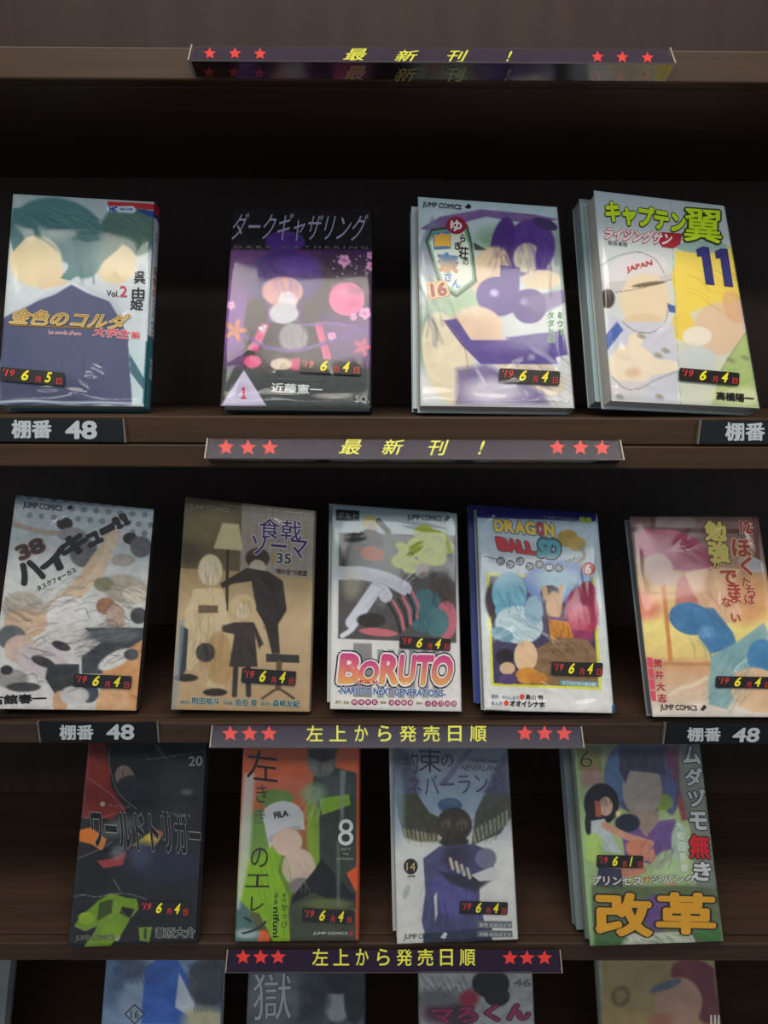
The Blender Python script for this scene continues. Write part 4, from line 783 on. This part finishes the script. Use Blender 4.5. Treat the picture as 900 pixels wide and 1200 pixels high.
def art(a):
    a.vgrad([(0, (206, 92, 46)), (360, (206, 104, 60)), (700, (120, 110, 60)), (1040, (90, 90, 60))])
    a.poly([(180, 240), (300, 250), (520, 240), (520, 300), (420, 360), (170, 360)], (206, 112, 80), 24, .8)
    a.poly([(520, 240), (620, 200), (735, 230), (735, 880), (560, 860), (520, 700)], (58, 64, 56), 14); a.ell(560, 170, 70, 80, (120, 116, 112), .35); a.poly([(490, 110), (640, 110), (620, 160), (560, 180), (500, 150)], (70, 64, 60), 12); a.ell(620, 300, 100, 60, (78, 86, 80), .6)
    a.poly([(550, 350), (690, 330), (700, 380), (560, 430)], (140, 180, 44), 8); a.poly([(490, 320), (550, 400), (550, 650), (520, 720), (490, 560)], (136, 172, 46), 10, .9); a.ell(520, 330, 60, 50, (150, 176, 140), .7, 0, .8); a.ell(340, 350, 90, 44, (104, 150, 70), .4, 0, .9)
    a.poly([(160, 700), (200, 520), (280, 460), (360, 600), (410, 760), (400, 900), (410, 1040), (330, 1040), (260, 900), (160, 880)], (140, 182, 40), 14); a.ell(250, 520, 70, 120, (116, 150, 70), .5, 10); a.poly([(370, 620), (420, 800), (400, 820), (350, 700)], (106, 140, 40), 8)
    a.ell(370, 430, 96, 66, (214, 214, 214), .15, -6); a.poly([(280, 430), (470, 410), (480, 500), (390, 500), (310, 590), (290, 500)], (206, 206, 208), 8); a.ell(380, 520, 88, 24, (168, 166, 168), .5, -22, .7)
    a.ell(395, 560, 72, 66, (216, 190, 172), .2, -10); a.ell(450, 680, 80, 90, (206, 184, 168), .25); a.ell(460, 770, 60, 40, (128, 124, 120), .5)
    a.poly([(520, 700), (560, 640), (720, 820), (735, 880), (500, 860), (410, 880), (420, 820)], (34, 34, 36), 12); a.poly([(410, 860), (520, 800), (735, 900), (735, 1035), (410, 1040)], (72, 76, 58), 16); a.ell(600, 860, 120, 30, (104, 112, 66), .7)
    a.poly([(680, 710), (735, 670), (735, 800), (720, 790)], (222, 90, 40), 4); a.poly([(728, 100), (738, 100), (735, 1030), (725, 1030)], (206, 84, 46), 3); a.ell(280, 1020, 30, 40, (226, 104, 60), .2)
    a.poly([(150, 820), (210, 880), (260, 1000), (250, 1040), (145, 1040)], (84, 116, 112), 14); a.poly([(190, 230), (240, 230), (215, 640), (165, 880), (150, 880), (170, 480)], (206, 206, 200), 18, .8); a.ell(200, 1000, 60, 24, (196, 210, 206), .8, 0, .7)  # long pale streak at left is painted film glare
    a.poly([(648, 215), (675, 215), (665, 470), (648, 470)], (150, 160, 156), 8, .7); a.curve([(640, 560), (640, 860)], 16, (120, 130, 124), 14, .7)
    a.flow(320, 720, 90, 200, 26, 70, 120, (96, 130, 30), 3, .6, 91); a.flow(520, 360, 50, 80, 16, 110, 90, (206, 216, 170), 3, .6, 92); a.flow(640, 500, 70, 220, 14, 80, 120, (40, 44, 40), 4, .5, 93); a.flow(450, 700, 60, 80, 10, 60, 60, (160, 140, 126), 3, .6, 94); a.flow(580, 170, 50, 60, 10, 80, 60, (60, 56, 54), 3, .7, 95); a.mottle(4, .03)
def ink(k):
    k.text('左', (200, 112), (350, 130), (200, 255), (40, 24, 22), -.008)
    k.text('き', (248, 285), (300, 285), (246, 370), (70, 60, 50), -.005); k.text('き', (236, 400), (290, 400), (234, 470), (96, 110, 90), -.01); k.text('の', (222, 585), (305, 585), (220, 680), (50, 56, 40), -.012)
    k.text('エ', (198, 712), (312, 712), (194, 775), (40, 46, 30), -.008); k.text('レ', (222, 820), (285, 820), (218, 890), (40, 46, 30), -.01); k.text('ン', (180, 915), (300, 915), (174, 1000), (50, 60, 50), -.01)
    k.text('FILA', (330, 416), (398, 404), (334, 446), (60, 62, 74), .05)
    k.text('8', (640, 448), (714, 448), (638, 575), (222, 226, 222), -.012); k.text('EAT’S', (655, 586), (698, 587), (655, 597), (170, 176, 170), .01); k.text('THE', (662, 610), (690, 610), (662, 621), (170, 176, 170), .01); k.text('OCTOPUS', (634, 633), (712, 634), (633, 644), (170, 176, 170), .01)
    k.text('nifuni', (358, 870), (356, 1016), (328, 870), (40, 50, 30), .02); k.vtext('かっぴー', (364, 850), (398, 850), (364, 1015), (50, 60, 36), 0); k.vtext('漫画', (330, 800), (352, 800), (330, 860), (60, 70, 40), 0); k.vtext('原作', (372, 800), (390, 800), (372, 850), (60, 70, 40), 0)
    k.text('JUMP COMICS', (520, 988), (685, 988), (519, 1006), (206, 206, 200), .015); k.text('+', (690, 985), (712, 985), (689, 1007), (196, 40, 70), .06)
make_book('c2', 'orange and lime green comic numbered 8 with white cap, second on third shelf', (-.0761, 24.7, .7, 0, .1122, .175, -.0026), art, 240, 850, KC, None, ink, .013,
          ((470, 870), (716, 884), (466, 936), '6', '4'), (206, 84, 46))

def art(a):
    a.vgrad([(0, (120, 130, 142)), (200, (132, 144, 156)), (400, (160, 178, 192)), (560, (214, 214, 212)), (1050, (216, 214, 208))])  # dark blue upper stops paint the shadow of the middle shelf
    a.poly([(125, 60), (240, 200), (250, 330), (160, 430), (125, 330)], (86, 88, 104), 30, .9); a.poly([(560, 320), (668, 120), (690, 420), (600, 440)], (84, 82, 102), 26, .9)
    a.poly([(340, 290), (490, 100), (520, 100), (385, 280)], (112, 110, 134), 5)
    a.poly([(150, 330), (240, 330), (300, 420), (340, 440), (345, 560), (250, 560), (180, 540), (150, 440)], (84, 82, 64), 14); a.poly([(520, 420), (560, 340), (680, 330), (692, 440), (640, 520), (500, 580)], (88, 88, 76), 14)
    for i in range(9): a.curve([(180+i*20, 500+i*4), (190+i*19, 550+i*2)], 12, (176, 176, 140), 6, .8); a.curve([(520+i*19, 560-i*10), (510+i*20, 510-i*12)], 12, (170, 170, 144), 6, .8)
    a.ell(398, 385, 58, 36, (86, 108, 144), .3); a.ell(418, 480, 86, 84, (74, 64, 54), .2); a.ell(385, 480, 26, 26, (110, 98, 82), .6); a.ell(455, 480, 26, 26, (110, 98, 82), .6); a.ell(418, 560, 70, 28, (60, 54, 46), .5)
    a.poly([(270, 640), (350, 580), (510, 570), (580, 600), (610, 680), (540, 720), (540, 840), (575, 1000), (572, 1046), (290, 1046), (262, 940), (280, 800)], (82, 80, 118), 12); a.ell(420, 800, 110, 130, (92, 90, 150), .5); a.ell(430, 640, 70, 60, (66, 60, 84), .6); a.poly([(340, 700), (600, 740), (520, 800), (400, 760)], (52, 48, 56), 16, .9); a.ell(570, 640, 50, 50, (120, 120, 144), .5)
    a.poly([(500, 720), (600, 680), (645, 700), (630, 745), (540, 750)], (206, 204, 204), 6); 
    for i in range(4): a.curve([(400+i*27, 642+i*16), (412+i*27, 690+i*14)], 15, (200, 190, 170), 5)
    a.poly([(322, 820), (336, 800), (338, 900), (328, 945)], (214, 212, 208), 4); a.poly([(270, 1000), (600, 970), (600, 1046), (270, 1046)], (60, 62, 84), 12); a.ell(190, 800, 14, 36, (180, 184, 180), .4, 20)
    a.flow(240, 470, 90, 60, 30, 60, 60, (56, 54, 42), 3, .6, 101); a.flow(600, 440, 80, 80, 30, 110, 60, (60, 58, 52), 3, .6, 102); a.flow(420, 480, 70, 70, 40, 90, 30, (44, 38, 32), 4, .6, 103); a.flow(420, 800, 130, 200, 26, 85, 140, (58, 56, 92), 4, .5, 104); a.flow(300, 780, 30, 150, 8, 88, 120, (110, 108, 150), 3, .5, 105)
    a.ell(150, 400, 30, 160, (160, 182, 196), .7, 0, .6); a.mottle(5, .035)
    a.poly([(530, 940), (695, 940), (695, 975), (530, 972)], (110, 114, 120), 3); a.poly([(528, 985), (698, 985), (698, 1018), (528, 1016)], (104, 108, 114), 3)
def ink(k):
    P = (62, 50, 76)
    k.text('約', (178, 125), (245, 120), (178, 235), P, .0); k.text('束', (246, 108), (358, 112), (246, 225), P, -.005); k.text('の', (356, 140), (415, 142), (355, 200), P, -.008)
    k.text('ネバーランド', (190, 245), (648, 225), (200, 340), (84, 70, 116), .0, None, None, -.05)
    k.text('THE PROMISED', (498, 162), (632, 168), (498, 178), (64, 64, 76), .01); k.text('NEVERLAND', (454, 190), (646, 194), (452, 217), (64, 62, 78), .0)
    k.disc((210, 678), 34, 38, (50, 46, 40)); k.text('14', (190, 658), (232, 658), (189, 698), (206, 176, 116), .0); k.text('約束', (196, 718), (232, 718), (196, 730), (120, 90, 50), .03)
    k.text('原作 白井カイウ', (538, 948), (690, 950), (538, 968), (196, 196, 194), .02); k.text('作画 出水ぽすか', (538, 992), (692, 994), (538, 1012), (196, 196, 194), .02)
    k.text('JUMP COMICS', (178, 1000), (345, 998), (177, 1032), (46, 48, 54), .01); k.poly([(352, 1018), (372, 990), (386, 1000), (374, 1026)], (196, 200, 204))
make_book('c3', 'pale grey comic numbered 14 with dark winged shape over violet, third shelf', (.0707, 24.1, 1.7, .6, .1107, .175, -.0033), art, 430, 850, KC, None, ink, .013,
          ((445, 840), (674, 846), (442, 902), '6', '4'), (206, 206, 202),
          back_copy=('spare pale copy seen as a thin strip left of the comic numbered 14', -.003, (190, 192, 190), .008))

def art(a):
    a.vgrad([(0, (120, 126, 96)), (200, (150, 160, 120)), (500, (168, 190, 130)), (1050, (150, 176, 130))])
    a.poly([(130, 100), (260, 100), (270, 220), (150, 220)], (128, 124, 70), 12); a.ell(215, 250, 60, 50, (170, 120, 120), .6, 0, .7)
    a.ell(460, 240, 180, 190, (88, 86, 118), .2); a.ell(340, 250, 60, 130, (88, 112, 148), .5, 5); a.ell(600, 300, 40, 130, (82, 88, 130), .4); a.poly([(560, 100), (640, 90), (640, 280), (600, 260)], (116, 60, 82), 16, .8); a.ell(560, 370, 50, 40, (128, 150, 60), .5)
    a.ell(460, 310, 96, 130, (158, 146, 138), .2); a.poly([(420, 420), (540, 420), (540, 560), (420, 530)], (156, 136, 122), 10); a.poly([(350, 110), (560, 110), (570, 240), (500, 230), (400, 220), (380, 280), (350, 220)], (66, 64, 84), 16)
    a.poly([(360, 520), (420, 460), (480, 540), (540, 460), (620, 450), (620, 640), (560, 680), (380, 640)], (116, 86, 142), 12); a.poly([(640, 270), (700, 450), (650, 460), (630, 380)], (140, 52, 66), 10, .8)
    a.ell(265, 380, 84, 100, (34, 32, 38), .2); a.ell(225, 470, 40, 80, (36, 34, 40), .3); a.ell(390, 470, 60, 44, (40, 44, 60), .5); a.ell(285, 390, 34, 46, (206, 168, 148), .3); a.poly([(232, 360), (262, 370), (266, 440), (236, 440)], (176, 96, 78), 8)
    a.poly([(215, 460), (280, 450), (330, 560), (370, 620), (250, 600), (215, 530)], (186, 196, 196), 10); a.curve([(280, 480), (370, 530), (500, 570)], 34, (206, 150, 128), 6); a.ell(450, 600, 70, 50, (206, 134, 106), .3, 20); a.curve([(480, 600), (540, 680), (600, 760)], 44, (206, 140, 116), 8); a.ell(380, 690, 100, 40, (196, 130, 106), .4)
    a.ell(225, 590, 50, 70, (176, 206, 110), .5); a.ell(600, 680, 90, 80, (176, 200, 150), .5); a.poly([(250, 680), (360, 690), (370, 790), (240, 780)], (62, 60, 84), 10); a.ell(640, 560, 40, 90, (170, 192, 170), .5)
    a.poly([(218, 770), (830, 770), (845, 1045), (700, 1045), (218, 1060)], (92, 104, 72), 16, .9); a.ell(530, 900, 60, 90, (110, 80, 140), .5); a.poly([(380, 1000), (690, 990), (720, 1045), (360, 1055)], (196, 200, 180), 8)
    a.poly([(640, 92), (735, 92), (830, 780), (720, 780), (690, 500), (640, 300)], (122, 124, 118), 10, .9); a.ell(300, 1020, 80, 40, (70, 110, 60), .6); a.ell(780, 1000, 60, 44, (70, 120, 60), .5); a.ell(345, 425, 12, 14, (255, 225, 160), .9)  # small bright last ellipse is a painted glare spot
    a.flow(460, 140, 110, 40, 26, 75, 60, (50, 48, 70), 3, .6, 111); a.flow(600, 300, 30, 120, 10, 85, 100, (120, 128, 170), 3, .6, 112); a.flow(255, 330, 60, 50, 14, 60, 50, (70, 66, 76), 3, .6, 113); a.flow(540, 560, 100, 90, 18, 110, 90, (84, 58, 110), 3, .6, 114); a.flow(270, 560, 50, 50, 10, 60, 50, (130, 146, 150), 3, .6, 115); a.flow(500, 1020, 290, 30, 30, 20, 40, (60, 90, 44), 4, .5, 116)
    a.mottle(6, .045); a.poly([(130, 110), (145, 110), (232, 1050), (216, 1060)], (150, 190, 130), 8, .7)
def ink(k):
    k.text('6', (158, 125), (222, 118), (160, 208), (66, 68, 36), -.01, ((176, 176, 90), .03))
    o = ((36, 32, 36), .05)
    for i, (ch, x, y) in enumerate((('ム', 652, 100), ('ダ', 662, 205), ('ヅ', 676, 305), ('モ', 684, 415))): k.text(ch, (x, y), (x+84, y+2), (x+4, y+86), (186, 190, 190), .04, o)
    k.text('無', (682, 524), (782, 526), (686, 640), (200, 32, 36), .035, o); k.text('き', (704, 655), (788, 657), (706, 745), (206, 206, 206), .04, o)
    for i, ch in enumerate('大和田秀樹'): k.text(ch, (618+i*6, 462+i*50), (652+i*6, 463+i*50), (619+i*6, 502+i*50), (214, 220, 210), .04)
    k.text('プリンセス', (218, 722), (458, 724), (218, 766), (222, 216, 212), .03, ((40, 34, 38), .05)); k.text('オブ', (464, 722), (496, 722), (464, 760), (206, 60, 50), .015); k.text('ジパング', (504, 720), (716, 716), (504, 762), (222, 216, 212), .03, ((40, 34, 38), .05))
    k.text('改', (232, 800), (505, 808), (236, 1008), (222, 162, 36), .045, ((44, 36, 30), .035)); k.text('革', (528, 800), (812, 806), (526, 1000), (222, 162, 36), .038, ((44, 36, 30), .035))
make_book('c4', 'large green and violet comic with huge yellow characters, rightmost on the third shelf', (.2514, 25.1, 1.4, .6, .1228, .182, -.0058), art, 640, 850, KC, None, ink, .014,
          ((240, 620), (462, 624), (239, 680), '6', '1'), (120, 140, 110),
          back_copy=('spare copy seen as a grey strip left of the large comic with yellow characters', -.0065, (110, 120, 122), .013))

# --- row d: only the upper parts show under the third shelf
KD = .5
def art(a):
    a.vgrad([(0, (120, 142, 172)), (240, (126, 150, 178)), (800, (130, 140, 160))]); a.ell(330, 150, 60, 100, (150, 166, 186), .5); a.ell(290, 110, 60, 30, (84, 92, 112), .6); a.poly([(340, 110), (400, 60), (440, 130), (460, 240), (330, 240)], (66, 106, 186), 6)
    a.poly([(420, 120), (455, 190), (470, 240), (410, 200)], (206, 212, 220), 4); a.ell(490, 140, 50, 60, (82, 86, 92), .5); a.ell(480, 230, 50, 30, (190, 184, 150), .6); a.ell(260, 130, 30, 60, (100, 120, 150), .6)
    for i in range(9): a.curve([(440+i*8, 100), (470+i*5, 150), (455+i*8, 210)], 3, (56, 58, 66), 3, .7)
    for i in range(8): a.curve([(310+i*14, 90+i*3), (300+i*12, 120), (312+i*12, 145)], 3, (70, 84, 112), 3, .6)
    a.mottle(8, .05)
def ink(k):
    k.poly([(316, 192), (341, 216), (316, 241), (291, 216)], (70, 78, 90)); k.poly([(316, 197), (336, 216), (316, 236), (296, 216)], (150, 164, 178)); k.text('16', (307, 207), (326, 207), (307, 226), (60, 66, 78), .01)
    k.vtext('青の', (262, 100), (290, 100), (262, 165), (80, 100, 140), .01)
make_book('d1', 'blue grey comic with a diamond numbered 16, leftmost on the lowest shelf', (-.2250, 24, 1, 0, .122, .182, .002), art, 0, 1080, KD, None, ink, .013, None, (150, 160, 170), res=(90, 120))
def art(a):
    a.vgrad([(0, (76, 80, 88)), (240, (84, 88, 96)), (800, (90, 90, 96))]); a.ell(790, 180, 34, 56, (148, 150, 156), .25); a.ell(790, 130, 70, 40, (36, 36, 42), .3); a.ell(830, 180, 24, 60, (38, 38, 44), .5); a.ell(640, 180, 60, 60, (110, 114, 122), .8); a.ell(740, 170, 30, 60, (50, 52, 60), .7)
    a.poly([(700, 120), (760, 115), (740, 240), (700, 240)], (58, 60, 70), 14, .8); a.mottle(9, .06)
def ink(k):
    k.text('獄', (594, 122), (684, 118), (592, 232), (168, 172, 178), -.004, ((60, 62, 70), .02))
make_book('d2', 'dark grey comic with one big pale character, second on the lowest shelf', (-.0765, 24, .5, 0, .1215, .182, .002), art, 0, 1080, KD, None, ink, .013, None, (100, 100, 106), res=(90, 120))
def art(a):
    a.vgrad([(0, (160, 160, 160)), (800, (170, 170, 168))]); a.mottle(12, .07); a.ell(250, 145, 44, 34, (28, 26, 28), .2); a.ell(265, 175, 30, 24, (34, 30, 32), .3); a.ell(140, 210, 50, 30, (96, 60, 70), .6); a.ell(120, 180, 60, 20, (110, 110, 110), .7); a.ell(180, 225, 30, 30, (70, 60, 60), .6)
    for i in range(14): a.curve([(85+i*9, 120+(i*37) % 50), (100+i*9, 150+(i*23) % 30)], 3, (100, 100, 102), 2, .8)
    a.ell(200, 180, 22, 20, (150, 40, 60), .6)
def ink(k):
    k.text('46', (304, 134), (344, 134), (304, 152), (110, 112, 114), .01, ((60, 60, 62), .015)); k.text('べるぜバブくん', (110, 196), (340, 190), (114, 240), (150, 50, 92), .05, ((60, 34, 44), .04)) if False else k.text('マろくん', (110, 200), (340, 190), (114, 240), (150, 50, 92), .05, ((60, 34, 44), .04))
make_book('d3', 'black and white comic numbered 46 with pink lettering, third on the lowest shelf', (.1005, 24, .5, 0, .119, .182, .002), art, 450, 1080, KD, None, ink, .013, None, (170, 170, 170), res=(90, 120))
def art(a):
    a.vgrad([(0, (140, 124, 84)), (240, (150, 130, 86)), (800, (140, 120, 80))]); a.ell(555, 175, 22, 26, (110, 98, 62), .4, 20); a.ell(555, 175, 12, 14, (140, 122, 80), .4, 20); a.ell(730, 130, 60, 40, (110, 52, 60), .3, 20); a.ell(760, 180, 34, 60, (104, 50, 58), .4); a.ell(690, 190, 56, 60, (166, 132, 112), .25); a.ell(660, 150, 40, 10, (90, 98, 110), .5, -20); a.ell(650, 235, 30, 20, (156, 104, 84), .6)
    a.ell(790, 130, 14, 60, (120, 110, 80), .7); a.poly([(500, 90), (512, 90), (515, 400), (500, 400)], (150, 150, 140), 5, .7); a.mottle(6, .05)
def ink(k):
    k.text('ⅠⅡ', (764, 218), (786, 218), (764, 260), (214, 210, 200), .02)
make_book('d4', 'mustard coloured comic with dark red and skin toned patches, rightmost on the lowest shelf', (.292, 24, 1, 0, .124, .182, .002), art, 450, 1080, KD, None, ink, .013, None, (140, 130, 100), res=(90, 120))
def art(a): a.fill((110, 112, 112)); a.mottle(4)
make_book('d0', 'plain grey comic barely showing at the left edge on the lowest shelf', (-.443, 24, 1, 0, .113, .175, .002), art, 0, 1080, KD, None, None, .013, None, (110, 110, 112), res=(30, 40))
